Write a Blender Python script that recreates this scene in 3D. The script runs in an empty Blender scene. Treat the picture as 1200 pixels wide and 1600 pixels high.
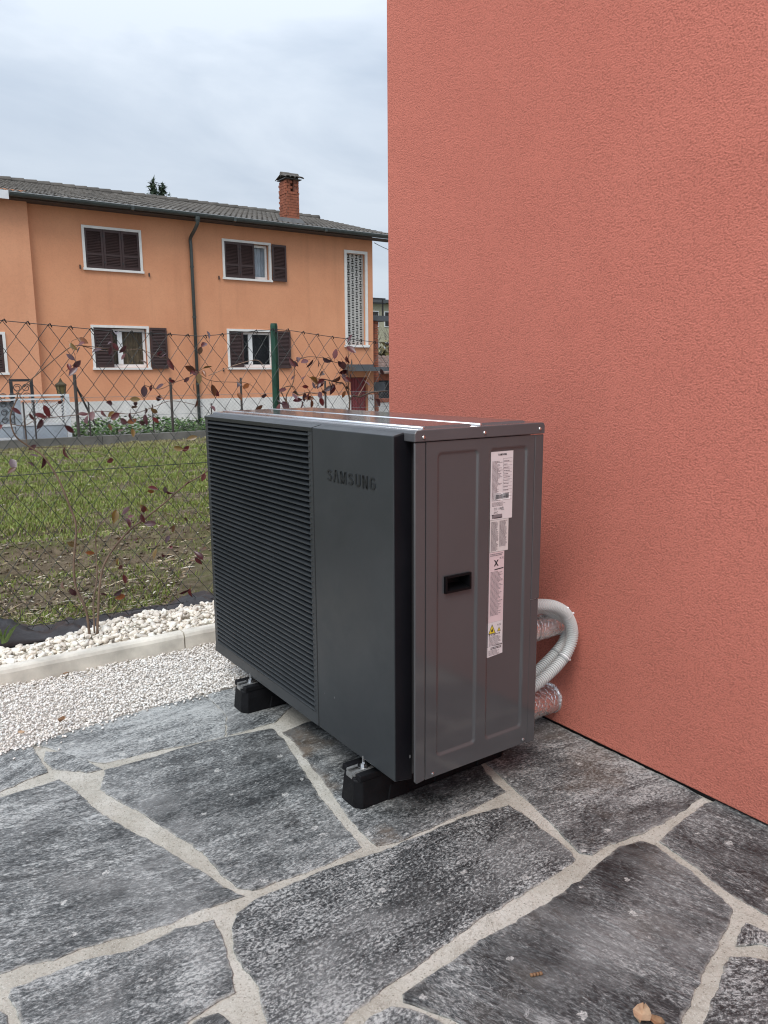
import bpy, bmesh, math, random
import numpy as np
from mathutils import Vector, Matrix, noise as mnoise
from mathutils.geometry import tessellate_polygon

random.seed(7); RNG = np.random.default_rng(11)
SC = bpy.context.scene; COL = SC.collection

# ------------------------------------------------------------------ camera
F_PX, CAM_H = 1202.5, 1.15
PITCH, ROLL, YAW = math.radians(10.116), math.radians(-.428), math.radians(34.439)
fwd = Vector((math.sin(YAW)*math.cos(PITCH), math.cos(YAW)*math.cos(PITCH), -math.sin(PITCH)))
r0 = Vector((math.cos(YAW), -math.sin(YAW), 0)); u0 = r0.cross(fwd)
rgt = r0*math.cos(ROLL) + u0*math.sin(ROLL); upv = -r0*math.sin(ROLL) + u0*math.cos(ROLL)
cam = bpy.data.cameras.new('camera'); camo = bpy.data.objects.new('camera', cam); COL.objects.link(camo)
cam.sensor_fit = 'VERTICAL'; cam.sensor_height = 36; cam.lens = F_PX/1600*36
cam.clip_start = .05; cam.clip_end = 4000
mw = Matrix((rgt, upv, -fwd)).transposed().to_4x4(); mw.translation = (0, 0, CAM_H); camo.matrix_world = mw
SC.camera = camo

# ------------------------------------------------------------------ world and sun (overcast)
SUN_EL, SUN_AZ = math.radians(52), math.radians(232)      # azimuth clockwise from +y
w = bpy.data.worlds.new('World'); SC.world = w; w.use_nodes = True
nt = w.node_tree; nt.nodes.clear()
def wn(t, **k):
    n = nt.nodes.new(t)
    for a, b in k.items(): setattr(n, a, b)
    return n
sky = wn('ShaderNodeTexSky', sky_type='NISHITA', sun_disc=False, sun_elevation=SUN_EL, sun_rotation=SUN_AZ)
tc = wn('ShaderNodeTexCoord'); sep = wn('ShaderNodeSeparateXYZ'); nt.links.new(tc.outputs['Generated'], sep.inputs[0])
mp = wn('ShaderNodeMapping'); mp.inputs['Scale'].default_value = (1, 1, 2.6); mp.inputs['Location'].default_value = (.35, .1, .2)
nt.links.new(tc.outputs['Generated'], mp.inputs['Vector'])
nz = wn('ShaderNodeTexNoise'); nz.inputs['Scale'].default_value = 2.6; nz.inputs['Detail'].default_value = 6; nz.inputs['Roughness'].default_value = .52
nz.inputs['Distortion'].default_value = .4
nt.links.new(mp.outputs[0], nz.inputs['Vector'])
cr = wn('ShaderNodeValToRGB'); e = cr.color_ramp.elements
SKYK = 10.0
e[0].position = .36; e[0].color = (.330, .388, .468, 1)
e[1].position = .63; e[1].color = (.500, .550, .612, 1)
nt.links.new(nz.outputs['Fac'], cr.inputs['Fac'])
# overcast sky: brighter towards the zenith
mx = wn('ShaderNodeMath', operation='MAXIMUM'); mx.inputs[1].default_value = 0; nt.links.new(sep.outputs['Z'], mx.inputs[0])
pw = wn('ShaderNodeMath', operation='POWER'); pw.inputs[1].default_value = 1.6; nt.links.new(mx.outputs[0], pw.inputs[0])
mad = wn('ShaderNodeMath', operation='MULTIPLY_ADD'); mad.inputs[1].default_value = 2.1*SKYK; mad.inputs[2].default_value = SKYK
nt.links.new(pw.outputs[0], mad.inputs[0])
vm = wn('ShaderNodeVectorMath', operation='SCALE'); nt.links.new(cr.outputs['Color'], vm.inputs[0]); nt.links.new(mad.outputs[0], vm.inputs['Scale'])
mixs = wn('ShaderNodeMixRGB'); mixs.inputs['Fac'].default_value = .9
nt.links.new(sky.outputs['Color'], mixs.inputs['Color1']); nt.links.new(vm.outputs[0], mixs.inputs['Color2'])
bg = wn('ShaderNodeBackground'); bg.inputs['Strength'].default_value = .1
out = wn('ShaderNodeOutputWorld'); nt.links.new(mixs.outputs['Color'], bg.inputs['Color']); nt.links.new(bg.outputs[0], out.inputs['Surface'])
sl = bpy.data.lights.new('sun', 'SUN'); so = bpy.data.objects.new('sun', sl); COL.objects.link(so)
sl.energy = 1.6; sl.angle = math.radians(28); sl.color = (1, .965, .92)
sd = Vector((math.sin(SUN_AZ)*math.cos(SUN_EL), math.cos(SUN_AZ)*math.cos(SUN_EL), math.sin(SUN_EL)))
so.rotation_euler = sd.to_track_quat('Z', 'Y').to_euler(); so.location = (-5, -4, 12)
vs = SC.view_settings; vs.view_transform = 'Standard'; vs.look = 'None'; vs.gamma = 1; vs.use_curve_mapping = False
vs.exposure = 0.34
SC.cycles.filter_width = 1.15

# ------------------------------------------------------------------ measuring helpers: a survey point on a known plane
def ray(px, py): return fwd + rgt*((px-600)/F_PX) - upv*((py-800)/F_PX)
def on(axis, val, px, py):
    d = ray(px, py); o = Vector((0, 0, CAM_H)); i = 'xyz'.index(axis)
    return o + d*((val-o[i])/d[i])

# ------------------------------------------------------------------ mesh helpers
WL = {}
def wl(o): return WL.get(o.name, Vector((0, 0, 0))) if o else Vector((0, 0, 0))
def link(o, parent=None, world=None):
    COL.objects.link(o)
    if parent: o.parent = parent
    if world is not None:
        o.location = Vector(world) - wl(parent); WL[o.name] = Vector(world)
    return o
def tag(o, label=None, cat=None, group=None, kind=None):
    if label: o['label'] = label
    if cat: o['category'] = cat
    if group: o['group'] = group
    if kind: o['kind'] = kind
    return o
def thing(name, loc, label, cat, group=None):
    o = bpy.data.objects.new(name, None); o.empty_display_size = .1
    link(o, None, loc); return tag(o, label, cat, group)

class MB:
    def __init__(s): s.v = []; s.f = []
    def add(s, vs, fs):
        b = len(s.v); s.v += [tuple(p) for p in vs]; s.f += [tuple(b+i for i in f) for f in fs]; return s
    def box(s, x0, x1, y0, y1, z0, z1):
        return s.add([(x0,y0,z0),(x1,y0,z0),(x1,y1,z0),(x0,y1,z0),(x0,y0,z1),(x1,y0,z1),(x1,y1,z1),(x0,y1,z1)],
                     [(3,2,1,0),(4,5,6,7),(0,1,5,4),(1,2,6,5),(2,3,7,6),(3,0,4,7)])
    def hull8(s, p): return s.add(p, [(3,2,1,0),(4,5,6,7),(0,1,5,4),(1,2,6,5),(2,3,7,6),(3,0,4,7)])
    def quad(s, *p): return s.add(p, [(0,1,2,3)])
    def tube(s, pts, r, seg=8, cap=True):
        pts = [Vector(p) for p in pts]; n = len(pts)
        rs = r if isinstance(r, (list, tuple, np.ndarray)) else [r]*n
        ref = Vector((0, 0, 1)); b = len(s.v)
        t0 = (pts[1]-pts[0]).normalized()
        if abs(t0.dot(ref)) > .9: ref = Vector((1, 0, 0))
        nrm = (ref - t0*ref.dot(t0)).normalized()
        for i in range(n):
            t = (pts[min(i+1, n-1)]-pts[max(i-1, 0)])
            if t.length < 1e-9: t = t0
            t = t.normalized(); nrm = (nrm - t*nrm.dot(t)).normalized(); bi = t.cross(nrm)
            for k in range(seg):
                a = 2*math.pi*k/seg; p = pts[i] + (nrm*math.cos(a)+bi*math.sin(a))*rs[i]; s.v.append(tuple(p))
        for i in range(n-1):
            for k in range(seg):
                k2 = (k+1) % seg; s.f.append((b+i*seg+k, b+i*seg+k2, b+(i+1)*seg+k2, b+(i+1)*seg+k))
        if cap and seg > 2:
            s.f.append(tuple(b+k for k in reversed(range(seg)))); s.f.append(tuple(b+(n-1)*seg+k for k in range(seg)))
        return s
    def poly_extrude(s, poly, f0, f1):
        # poly: 2-D points counter-clockwise; f0/f1 map (u,v) to the bottom and top points
        n = len(poly); b = len(s.v); s.v += [tuple(f0(u, v)) for u, v in poly] + [tuple(f1(u, v)) for u, v in poly]
        tri = tessellate_polygon([[Vector((u, v, 0)) for u, v in poly]])
        for t in tri: s.f.append(tuple(b+i for i in reversed(t))); s.f.append(tuple(b+n+i for i in t))
        for i in range(n): j = (i+1) % n; s.f.append((b+i, b+j, b+n+j, b+n+i))
        return s
    def mesh(s, name, org=(0, 0, 0)):
        me = bpy.data.meshes.new(name); o = Vector(org)
        me.from_pydata([tuple(Vector(p)-o) for p in s.v], [], s.f); me.validate(); me.update(); return me
    def build(s, name, mat, parent=None, smooth=False, bevel=0, seg=2, org=None, recalc=True):
        xs = list(zip(*s.v))
        if org is None: org = ((min(xs[0])+max(xs[0]))/2, (min(xs[1])+max(xs[1]))/2, min(xs[2]))
        me = s.mesh(name, org); me.materials.append(mat)
        if recalc:
            bm = bmesh.new(); bm.from_mesh(me); bmesh.ops.recalc_face_normals(bm, faces=bm.faces); bm.to_mesh(me); bm.free()
        if smooth:
            for p in me.polygons: p.use_smooth = True
        o = bpy.data.objects.new(name, me); link(o, parent, org)
        if bevel:
            m = o.modifiers.new('bevel', 'BEVEL'); m.width = bevel; m.segments = seg; m.limit_method = 'ANGLE'; m.angle_limit = math.radians(35)
            m.harden_normals = False
        return o
def shared(me, name, parent, world, rot=None, scale=None):
    o = bpy.data.objects.new(name, me); link(o, parent, world)
    if rot is not None: o.rotation_euler = rot
    if scale is not None: o.scale = scale
    return o
def np_mesh(name, V, F, mat, parent=None, colors=None, kind=None, label=None, cat=None, smooth=False):
    """V (n,3), F (m,k) arrays joined into one mesh"""
    me = bpy.data.meshes.new(name); k = F.shape[1]
    me.vertices.add(len(V)); me.vertices.foreach_set('co', V.astype(np.float32).ravel())
    me.loops.add(F.size); me.loops.foreach_set('vertex_index', F.astype(np.int32).ravel())
    me.polygons.add(len(F)); me.polygons.foreach_set('loop_start', np.arange(0, F.size, k, dtype=np.int32))
    me.update(calc_edges=True)
    if colors is not None:
        a = me.attributes.new('tint', 'FLOAT_COLOR', 'POINT'); a.data.foreach_set('color', colors.astype(np.float32).ravel())
    if smooth: me.polygons.foreach_set('use_smooth', np.ones(len(F), dtype=bool))
    me.materials.append(mat); o = bpy.data.objects.new(name, me); link(o, parent, (0, 0, 0))
    return tag(o, label, cat, None, kind)
def catmull(pts, n):
    pts = [Vector(p) for p in pts]; P = [pts[0]*2-pts[1]] + pts + [pts[-1]*2-pts[-2]]; out = []
    for i in range(1, len(P)-2):
        for k in range(n):
            t = k/n; a, b, c, d = P[i-1], P[i], P[i+1], P[i+2]
            out.append(.5*((2*b)+(c-a)*t+(2*a-5*b+4*c-d)*t*t+(3*b-a-3*c+d)*t**3))
    out.append(pts[-1]); return out

# ------------------------------------------------------------------ materials
class NT:
    def __init__(s, name):
        s.m = bpy.data.materials.new(name); s.m.use_nodes = True; s.t = s.m.node_tree; s.b = s.t.nodes['Principled BSDF']
    def n(s, t, ins=None, **k):
        x = s.t.nodes.new(t)
        for a, b in k.items(): setattr(x, a, b)
        for a, b in (ins or {}).items():
            if hasattr(b, 'is_linked') or hasattr(b, 'links'): s.t.links.new(b, x.inputs[a])
            else: x.inputs[a].default_value = b
        return x
    def l(s, a, b): s.t.links.new(a, b)
    def noise(s, vec, scale, detail=4, rough=.55, dist=0):
        x = s.n('ShaderNodeTexNoise', {'Scale': scale, 'Detail': detail, 'Roughness': rough, 'Distortion': dist})
        if vec: s.l(vec, x.inputs['Vector'])
        return x.outputs['Fac']
    def ramp(s, fac, *stops, interp='LINEAR'):
        x = s.n('ShaderNodeValToRGB'); s.l(fac, x.inputs['Fac']); el = x.color_ramp.elements; x.color_ramp.interpolation = interp
        while len(el) < len(stops): el.new(.5)
        for e_, (p, c) in zip(el, stops):
            e_.position = p; e_.color = (c, c, c, 1) if not isinstance(c, tuple) else (*c, 1)
        return x.outputs['Color']
    def mix(s, fac, a, b, mode='MIX'):
        x = s.n('ShaderNodeMixRGB', blend_type=mode)
        for i, v in (('Fac', fac), ('Color1', a), ('Color2', b)):
            if hasattr(v, 'links'): s.l(v, x.inputs[i])
            else: x.inputs[i].default_value = v if i == 'Fac' else (*v, 1)
        return x.outputs['Color']
    def math(s, op, a, b=0.0):
        x = s.n('ShaderNodeMath', operation=op)
        for i, v in enumerate((a, b)):
            if hasattr(v, 'links'): s.l(v, x.inputs[i])
            else: x.inputs[i].default_value = v
        return x.outputs[0]
    def pos(s): return s.n('ShaderNodeNewGeometry').outputs['Position']
    def obj(s): return s.n('ShaderNodeTexCoord').outputs['Object']
    def mapv(s, vec, sc=(1, 1, 1), loc=(0, 0, 0)):
        x = s.n('ShaderNodeMapping'); s.l(vec, x.inputs['Vector']); x.inputs['Scale'].default_value = sc; x.inputs['Location'].default_value = loc
        return x.outputs[0]
    def bump(s, h, strength=.5, dist=.01, prev=None):
        x = s.n('ShaderNodeBump', {'Strength': strength, 'Distance': dist}); s.l(h, x.inputs['Height'])
        if prev: s.l(prev, x.inputs['Normal'])
        return x.outputs[0]
    def set(s, **k):
        nm = {'col': 'Base Color', 'rough': 'Roughness', 'metal': 'Metallic', 'normal': 'Normal', 'spec': 'Specular IOR Level', 'coat': 'Coat Weight',
              'coat_rough': 'Coat Roughness', 'trans': 'Transmission Weight'}
        for a, v in k.items():
            i = s.b.inputs[nm[a]]
            if hasattr(v, 'links'): s.l(v, i)
            else: i.default_value = (*v, 1) if a == 'col' else v
        return s.m
def simple(name, col, rough=.5, metal=0, var=.15, vscale=6, bump=0, bscale=80, bdist=.002, spec=.5, detail=5):
    t = NT(name); p = t.pos()
    f = t.noise(p, vscale, detail, .6)
    lo = tuple(c*(1-var) for c in col); hi = tuple(min(1, c*(1+var)) for c in col)
    t.set(col=t.ramp(f, (.3, lo), (.7, hi)), metal=metal, spec=spec)
    t.set(rough=t.ramp(t.noise(p, vscale*2.3, 4), (.3, max(0, rough-.06)), (.7, min(1, rough+.06))))
    if bump: t.set(normal=t.bump(t.noise(p, bscale, 4), bump, bdist))
    return t.m

def make_stucco(name, col, col2, scale, strength, dist, streak=0, pit=.55):
    t = NT(name); p = t.pos()
    big = t.noise(p, .9, 5, .55); med = t.noise(p, 7, 5, .6)
    g = t.noise(p, scale, 3, .66, .1); g2 = t.noise(p, scale*.5, 2, .5, .15)
    gm = t.math('ADD', t.math('MULTIPLY', g, .72), t.math('MULTIPLY', g2, .36))
    c = t.mix(t.ramp(big, (.35, 0.), (.65, 1.)), col, col2)
    c = t.mix(t.ramp(gm, (.42, pit), (.56, 0.)), c, tuple(x*.50 for x in col))
    c = t.mix(t.math('MULTIPLY', t.ramp(med, (.5, 0.), (.72, 1.)), .16), c, tuple(min(1, x*1.25) for x in col))
    if streak:
        s_ = t.noise(t.mapv(p, (3.2, 3.2, .22)), 1, 6, .6)
        c = t.mix(t.math('MULTIPLY', t.ramp(s_, (.52, 0.), (.75, 1.)), streak), c, tuple(x*.55 for x in col))
    t.set(col=c, rough=.88, spec=.25, normal=t.bump(gm, strength, dist)); return t.m

def make_stone():
    t = NT('schist'); p = t.pos()
    at = lambda n: t.n('ShaderNodeAttribute', attribute_type='OBJECT', attribute_name=n).outputs['Fac']
    rot = t.n('ShaderNodeVectorRotate', rotation_type='Z_AXIS'); t.l(p, rot.inputs['Vector']); t.l(at('grain_angle'), rot.inputs['Angle'])
    off = t.n('ShaderNodeVectorMath', operation='ADD'); t.l(rot.outputs[0], off.inputs[0]); t.l(at('shift'), off.inputs[1])
    q = off.outputs[0]
    fol = t.noise(t.mapv(q, (2.6, 9.0, 3)), 1.5, 10, .68, 1.2)              # bands of foliation
    fib = t.noise(t.mapv(q, (95, 210, 120)), 1, 4, .74, .5)                  # short fibres along the cleavage
    fib2 = t.noise(t.mapv(q, (34, 84, 40)), 1, 7, .72, 2.2)
    grn = t.noise(t.mapv(q, (105, 160, 120)), 1, 4, .80, .3)                   # salt and pepper grain
    gr = at('granular')
    fine = t.mix(gr, t.mix(.5, fib, fib2), grn)
    dv = lambda x, k: t.math('MULTIPLY', t.math('SUBTRACT', x, .5), k)
    v = t.math('ADD', dv(fine, 1.55), dv(fol, .50))
    v = t.math('ADD', v, dv(t.noise(q, 2.3, 6, .62, .6), .60))
    v = t.math('ADD', t.math('ADD', v, .516), dv(at('tone'), .34))
    c = t.ramp(v, (.28, (.0115, .0125, .0128)), (.405, (.037, .0395, .0398)), (.50, (.108, .1135, .1125)), (.575, (.225, .2315, .226)), (.67, (.475, .48, .46)))
    rid = t.math('ABSOLUTE', t.math('SUBTRACT', t.noise(t.mapv(q, (9, 21, 9)), 1, 6, .6, 1.8), .5))
    rmask = t.ramp(t.noise(q, 6.5, 5, .65), (.48, 0.), (.64, 1.))
    c = t.mix(t.math('MULTIPLY', t.math('MULTIPLY', t.ramp(rid, (.0, 1.), (.022, 0.)), rmask), .75), c, (.46, .46, .445))   # pale wavy seams
    crk = t.math('ABSOLUTE', t.math('SUBTRACT', t.noise(t.mapv(q, (7, 26, 9)), 1, 5, .6, 1.2), .52))
    c = t.mix(t.math('MULTIPLY', t.ramp(crk, (.0, 1.), (.014, 0.)), .55), c, (.012, .012, .013))                             # dark cleavage cracks
    veil = t.noise(q, 3.4, 8, .66, .5)                                         # dried lime film
    c = t.mix(t.math('MULTIPLY', t.ramp(veil, (.50, 0.), (.72, 1.)), .55), c, (.31, .31, .30))
    br = t.noise(q, 4.6, 5, .6)
    c = t.mix(t.math('MULTIPLY', t.ramp(br, (.52, 0.), (.66, 1.)), at('brown')), c, (.17, .125, .085))
    ed = t.n('ShaderNodeAttribute', attribute_type='GEOMETRY', attribute_name='edge').outputs['Fac']
    ef = t.math('ADD', t.math('MULTIPLY', ed, .55), t.math('MULTIPLY', t.math('SUBTRACT', t.noise(p, 26, 6, .65), .5), 1.5))
    c = t.mix(t.math('MULTIPLY', t.ramp(ef, (.40, 0.), (.85, 1.)), .75), c, (.40, .385, .345))   # mortar smear at the rim
    wob = t.n('ShaderNodeVectorMath', operation='ADD'); t.l(p, wob.inputs[0])
    nc = t.n('ShaderNodeTexNoise', {'Scale': 85, 'Detail': 6, 'Roughness': .7}); t.l(p, nc.inputs['Vector'])
    sc_ = t.n('ShaderNodeVectorMath', operation='SCALE'); t.l(nc.outputs['Color'], sc_.inputs[0]); sc_.inputs['Scale'].default_value = .030
    t.l(sc_.outputs[0], wob.inputs[1])
    vo = t.n('ShaderNodeTexVoronoi', {'Scale': 10}, voronoi_dimensions='2D'); t.l(wob.outputs[0], vo.inputs['Vector'])
    sp = t.n('ShaderNodeSeparateColor'); t.l(vo.outputs['Color'], sp.inputs[0])
    rad = t.math('MULTIPLY', t.math('SUBTRACT', sp.outputs[0], .42), .17)
    spl = t.math('LESS_THAN', vo.outputs['Distance'], rad)                     # lime splashes
    c = t.mix(t.math('MULTIPLY', spl, t.ramp(t.noise(p, 130, 4, .7), (.40, .15), (.60, .85))), c, (.62, .61, .575))
    h = t.math('ADD', t.math('MULTIPLY', fine, .8), t.math('MULTIPLY', fol, 1.1))
    h2 = t.noise(t.mapv(q, (4, 13, 10)), 1, 6, .62, 1.6)
    st = t.ramp(h2, (.34, 0.), (.40, .2), (.47, .22), (.485, .45), (.55, .48), (.565, .74), (.66, 1.))     # split layers
    nb = t.bump(st, .8, .0045); nb = t.bump(h, .7, .004, nb)
    t.set(col=c, rough=t.ramp(fine, (.3, .50), (.7, .68)), spec=.5, normal=nb); return t.m

def make_mortar():
    t = NT('mortar'); p = t.pos()
    c = t.ramp(t.noise(p, 5, 6, .6), (.3, (.345, .32, .268)), (.5, (.455, .43, .372)), (.7, (.56, .535, .48)))
    c = t.mix(t.ramp(t.noise(p, 160, 4, .7), (.34, .6), (.48, 0.)), c, (.24, .22, .18))
    c = t.mix(t.ramp(t.noise(p, 330, 2, .7), (.60, 0.), (.66, .5)), c, (.70, .68, .63))
    cr_ = t.math('ABSOLUTE', t.math('SUBTRACT', t.noise(p, 9, 7, .62, 1.0), .5))
    c = t.mix(t.math('MULTIPLY', t.ramp(cr_, (.0, 1.), (.007, 0.)), .5), c, (.16, .145, .115))
    c = t.mix(t.math('MULTIPLY', t.ramp(t.noise(p, 2.2, 5, .6), (.52, 0.), (.7, 1.)), .35), c, (.30, .26, .20))
    vo = t.n('ShaderNodeTexVoronoi', {'Scale': 42}, voronoi_dimensions='2D'); t.l(p, vo.inputs['Vector'])
    c = t.mix(t.math('MULTIPLY', t.math('LESS_THAN', vo.outputs['Distance'], .07), .6), c, (.13, .115, .09))
    nb = t.bump(t.noise(p, 14, 5, .6), .5, .01); nb = t.bump(t.noise(p, 190, 4, .7), .6, .003, nb)
    t.set(col=c, rough=.9, spec=.2, normal=nb); return t.m

def make_tinted(name, rough=.8, k=1.0, bump=0, bscale=200, spec=.3, vscale=40, vmul=.25, sub=0):
    t = NT(name); p = t.pos()
    a = t.n('ShaderNodeAttribute', attribute_type='GEOMETRY', attribute_name='tint').outputs['Color']
    c = t.mix(t.math('MULTIPLY', t.ramp(t.noise(p, vscale, 5, .65), (.45, 0.), (.68, 1.)), vmul), a, (.30, .26, .20))
    t.set(col=c, rough=rough, spec=spec)
    if bump: t.set(normal=t.bump(t.noise(p, bscale, 4), bump, .002))
    if sub: t.b.inputs['Subsurface Weight'].default_value = 0
    return t.m

def make_paint(name, col, rough, var=.06, dust=.0, scratch=True):
    t = NT(name); p = t.pos()
    c = t.ramp(t.noise(p, 3, 4), (.3, tuple(x*(1-var) for x in col)), (.7, tuple(x*(1+var) for x in col)))
    if dust:
        d = t.math('MULTIPLY', t.ramp(t.noise(p, 6, 8, .68), (.50, 0.), (.78, 1.)), dust); c = t.mix(d, c, (.25, .245, .24))
    if scratch:
        vo = t.n('ShaderNodeTexVoronoi', {'Scale': 16}); t.l(t.mapv(p, (1, 1, .45)), vo.inputs['Vector'])
        sp = t.n('ShaderNodeSeparateColor'); t.l(vo.outputs['Color'], sp.inputs[0])
        hit = t.math('LESS_THAN', vo.outputs['Distance'], t.math('MULTIPLY', t.math('SUBTRACT', sp.outputs[1], .55), .14))
        c = t.mix(t.math('MULTIPLY', hit, .5), c, (.34, .34, .34))
    r = t.ramp(t.noise(p, 9, 6, .65), (.35, rough*.86), (.7, rough*1.2))
    wave = t.bump(t.noise(p, 2.6, 2, .4), .06, .012)
    t.set(col=c, rough=r, normal=t.bump(t.noise(p, 900, 2), .05, .0005, wave)); return t.m

M = {}
M['stone'] = make_stone(); M['mortar'] = make_mortar()
M['red_stucco'] = make_stucco('red_stucco', (.600, .190, .137), (.65, .216, .157), 185, 1.0, .0062, pit=.42)
M['orange_stucco'] = make_stucco('orange_stucco', (.64, .29, .158), (.70, .33, .182), 26, .3, .01, streak=.20, pit=.10)
M['orange_wing'] = make_stucco('orange_wing_stucco', (.67, .315, .178), (.72, .35, .202), 26, .3, .01, streak=.16, pit=.10)
M['plinth'] = simple('plinth_render', (.66, .645, .60), .9, var=.16, vscale=2.2, bump=.3, bscale=30, bdist=.01)
M['black'] = simple('black_gap', (.012, .012, .013), .8)
M['cover'] = make_paint('graphite_cover', (.030, .034, .037), .40, dust=.03)
M['cover_side'] = make_paint('black_plastic', (.0075, .007, .0095), .5, dust=.012); M['cover_side'].node_tree.nodes['Principled BSDF'].inputs['Specular IOR Level'].default_value = .22
M['steel_paint'] = make_paint('grey_metal_paint', (.080, .080, .083), .09, dust=.02)
M['lid_paint'] = make_paint('lid_paint', (.090, .090, .095), .13, dust=.06, scratch=False)
M['bead_sky_sheen'] = simple('bead_sky_sheen', (.80, .81, .83), .28, metal=.85)  # sky reflection along the lid beads put into a pale metal colour
M['logo'] = simple('logo_dark', (.014, .016, .018), .35)
M['coil'] = simple('coil', (.030, .031, .032), .5, var=.3, vscale=60)
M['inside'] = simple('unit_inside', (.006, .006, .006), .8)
M['rubber'] = simple('rubber', (.0055, .0055, .0065), .55, spec=.2, var=.35, vscale=25, bump=.35, bscale=160, bdist=.0015)
M['zinc'] = simple('zinc', (.42, .42, .41), .42, metal=.75, var=.2, vscale=50)
M['screw'] = simple('screw_steel', (.60, .60, .60), .25, metal=1)
M['paper'] = simple('label_paper', (.70, .66, .66), .45, var=.03)
M['ink'] = simple('label_ink', (.035, .03, .035), .6)
M['ink_soft'] = simple('label_ink_soft', (.22, .19, .20), .6)
M['yellow'] = simple('warning_yellow', (.70, .55, .04), .5)
M['hose'] = simple('hose_grey', (.62, .635, .62), .45, var=.06)
M['tie'] = simple('tie_white', (.8, .8, .8), .4)
M['tie_grey'] = simple('tie_grey', (.30, .32, .32), .5)
M['kerb'] = simple('kerb_concrete', (.64, .60, .52), .88, var=.26, vscale=9, bump=.35, bscale=120, bdist=.002, detail=8)
M['gravel'] = make_tinted('gravel_stone', .75, bump=.25, vmul=.10, vscale=60)
M['soil_bits'] = make_tinted('field_litter', .85, vmul=.1)
M['grass'] = make_tinted('grass_blades', .6, vmul=0)
M['membrane'] = simple('ground_sheet', (.026, .021, .021), .40, spec=.3, var=.25, vscale=10, bump=.4, bscale=30, bdist=.008)
M['wire'] = simple('green_wire', (.022, .026, .024), .5)
M['post'] = simple('green_post', (.010, .060, .036), .38, var=.15)
M['twig'] = simple('twig_bark', (.13, .085, .055), .75, var=.35, vscale=30)
M['twig_pale'] = simple('twig_pale', (.30, .21, .15), .75, var=.3, vscale=30)
M['white_metal'] = simple('white_gate_paint', (.72, .74, .75), .5, var=.08)
M['sheet'] = simple('gate_sheet', (.40, .45, .50), .5, var=.18, vscale=4)
M['dark_metal'] = simple('dark_iron', (.03, .03, .032), .55, var=.2)
M['brown_metal'] = simple('brown_post', (.055, .045, .040), .7, var=.3)
M['far_wire'] = simple('far_wire', (.20, .21, .21), .6)
M['far_kerb'] = simple('far_kerb_concrete', (.15, .145, .13), .9, var=.35, vscale=3, bump=.3, bscale=40)
M['tile'] = simple('roof_tile', (.098, .087, .074), .85, var=.42, vscale=1.7, bump=.3, bscale=60, detail=8)
M['gutter'] = simple('gutter_paint', (.045, .055, .052), .45, var=.2)
M['soffit'] = simple('soffit_wood', (.06, .045, .038), .8)
M['white_frame'] = simple('white_window_paint', (.76, .76, .74), .5, var=.06)
M['stone_trim'] = simple('window_trim', (.74, .72, .68), .75, var=.08)
M['shutter'] = simple('shutter_brown', (.050, .025, .022), .5, var=.2, vscale=3)
M['lattice'] = simple('lattice_concrete', (.46, .45, .42), .85, var=.12, vscale=4)
M['brick'] = simple('brick_red', (.29, .095, .052), .85, var=.32, vscale=5)
M['brick_joint'] = simple('brick_joint', (.20, .085, .055), .9)
M['door_red'] = simple('door_red', (.19, .018, .022), .5, var=.2)
M['slab_grey'] = simple('slab_grey', (.085, .09, .095), .7)
M['lead'] = simple('flashing', (.10, .098, .095), .6)
M['yellow_wall'] = simple('far_yellow_render', (.40, .38, .27), .9)
M['foliage'] = make_tinted('low_foliage', .6, vmul=0)
M['conifer'] = make_tinted('conifer_needles', .7, vmul=0)
M['bark'] = simple('bark', (.10, .085, .07), .9, var=.3, vscale=12)
M['curtain'] = simple('curtain_brown', (.17, .115, .06), .9, var=.3, vscale=6)
M['curtain_white'] = simple('curtain_white', (.55, .58, .62), .9, var=.1)
M['room'] = simple('dark_room', (.03, .03, .032), .9)  # near-black colour stands in for shade in the rooms behind windows and screen
t = NT('window_glass'); t.set(col=(.9, .93, .95), rough=.03, trans=1.0); t.b.inputs['IOR'].default_value = 1.2; M['glass'] = t.m
t = NT('foil'); p = t.pos()
vf = t.n('ShaderNodeTexVoronoi', {'Scale': 55}, feature='DISTANCE_TO_EDGE'); t.l(p, vf.inputs['Vector'])
t.set(col=t.ramp(t.noise(p, 30, 4), (.3, (.78, .77, .77)), (.7, (.93, .92, .92))), metal=.9, rough=t.ramp(t.noise(p, 40, 4), (.35, .16), (.65, .34)),
      normal=t.bump(t.math('ADD', t.math('MULTIPLY', t.noise(p, 45, 5, .65), .7), t.math('MULTIPLY', t.ramp(vf.outputs['Distance'], (.0, .0), (.12, 1.)), .35)), .6, .008)); M['foil'] = t.m
t = NT('ground_soil'); p = t.pos()
c = t.ramp(t.noise(p, 11, 8, .7), (.32, (.070, .053, .035)), (.5, (.145, .113, .074)), (.68, (.25, .20, .135)))
c = t.mix(t.math('MULTIPLY', t.ramp(t.noise(t.mapv(p, (.8, 2.4, 1)), 1.7, 6, .65), (.46, 0.), (.60, 1.)), .60), c, (.105, .120, .038))
t.set(col=c, rough=.95, spec=.15, normal=t.bump(t.noise(p, 34, 7, .7), .9, .03)); M['soil'] = t.m
t = NT('far_ground'); p = t.pos()
t.set(col=t.ramp(t.noise(p, .3, 6, .6), (.35, (.05, .06, .025)), (.65, (.09, .085, .05))), rough=.95, spec=.1); M['far_ground'] = t.m
M['yard'] = simple('yard_gravel', (.20, .19, .175), .95, var=.3, vscale=9, bump=.4, bscale=30, bdist=.02)
M['bed'] = simple('gravel_bed_base', (.74, .70, .65), .95, var=.3, vscale=50)
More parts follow.
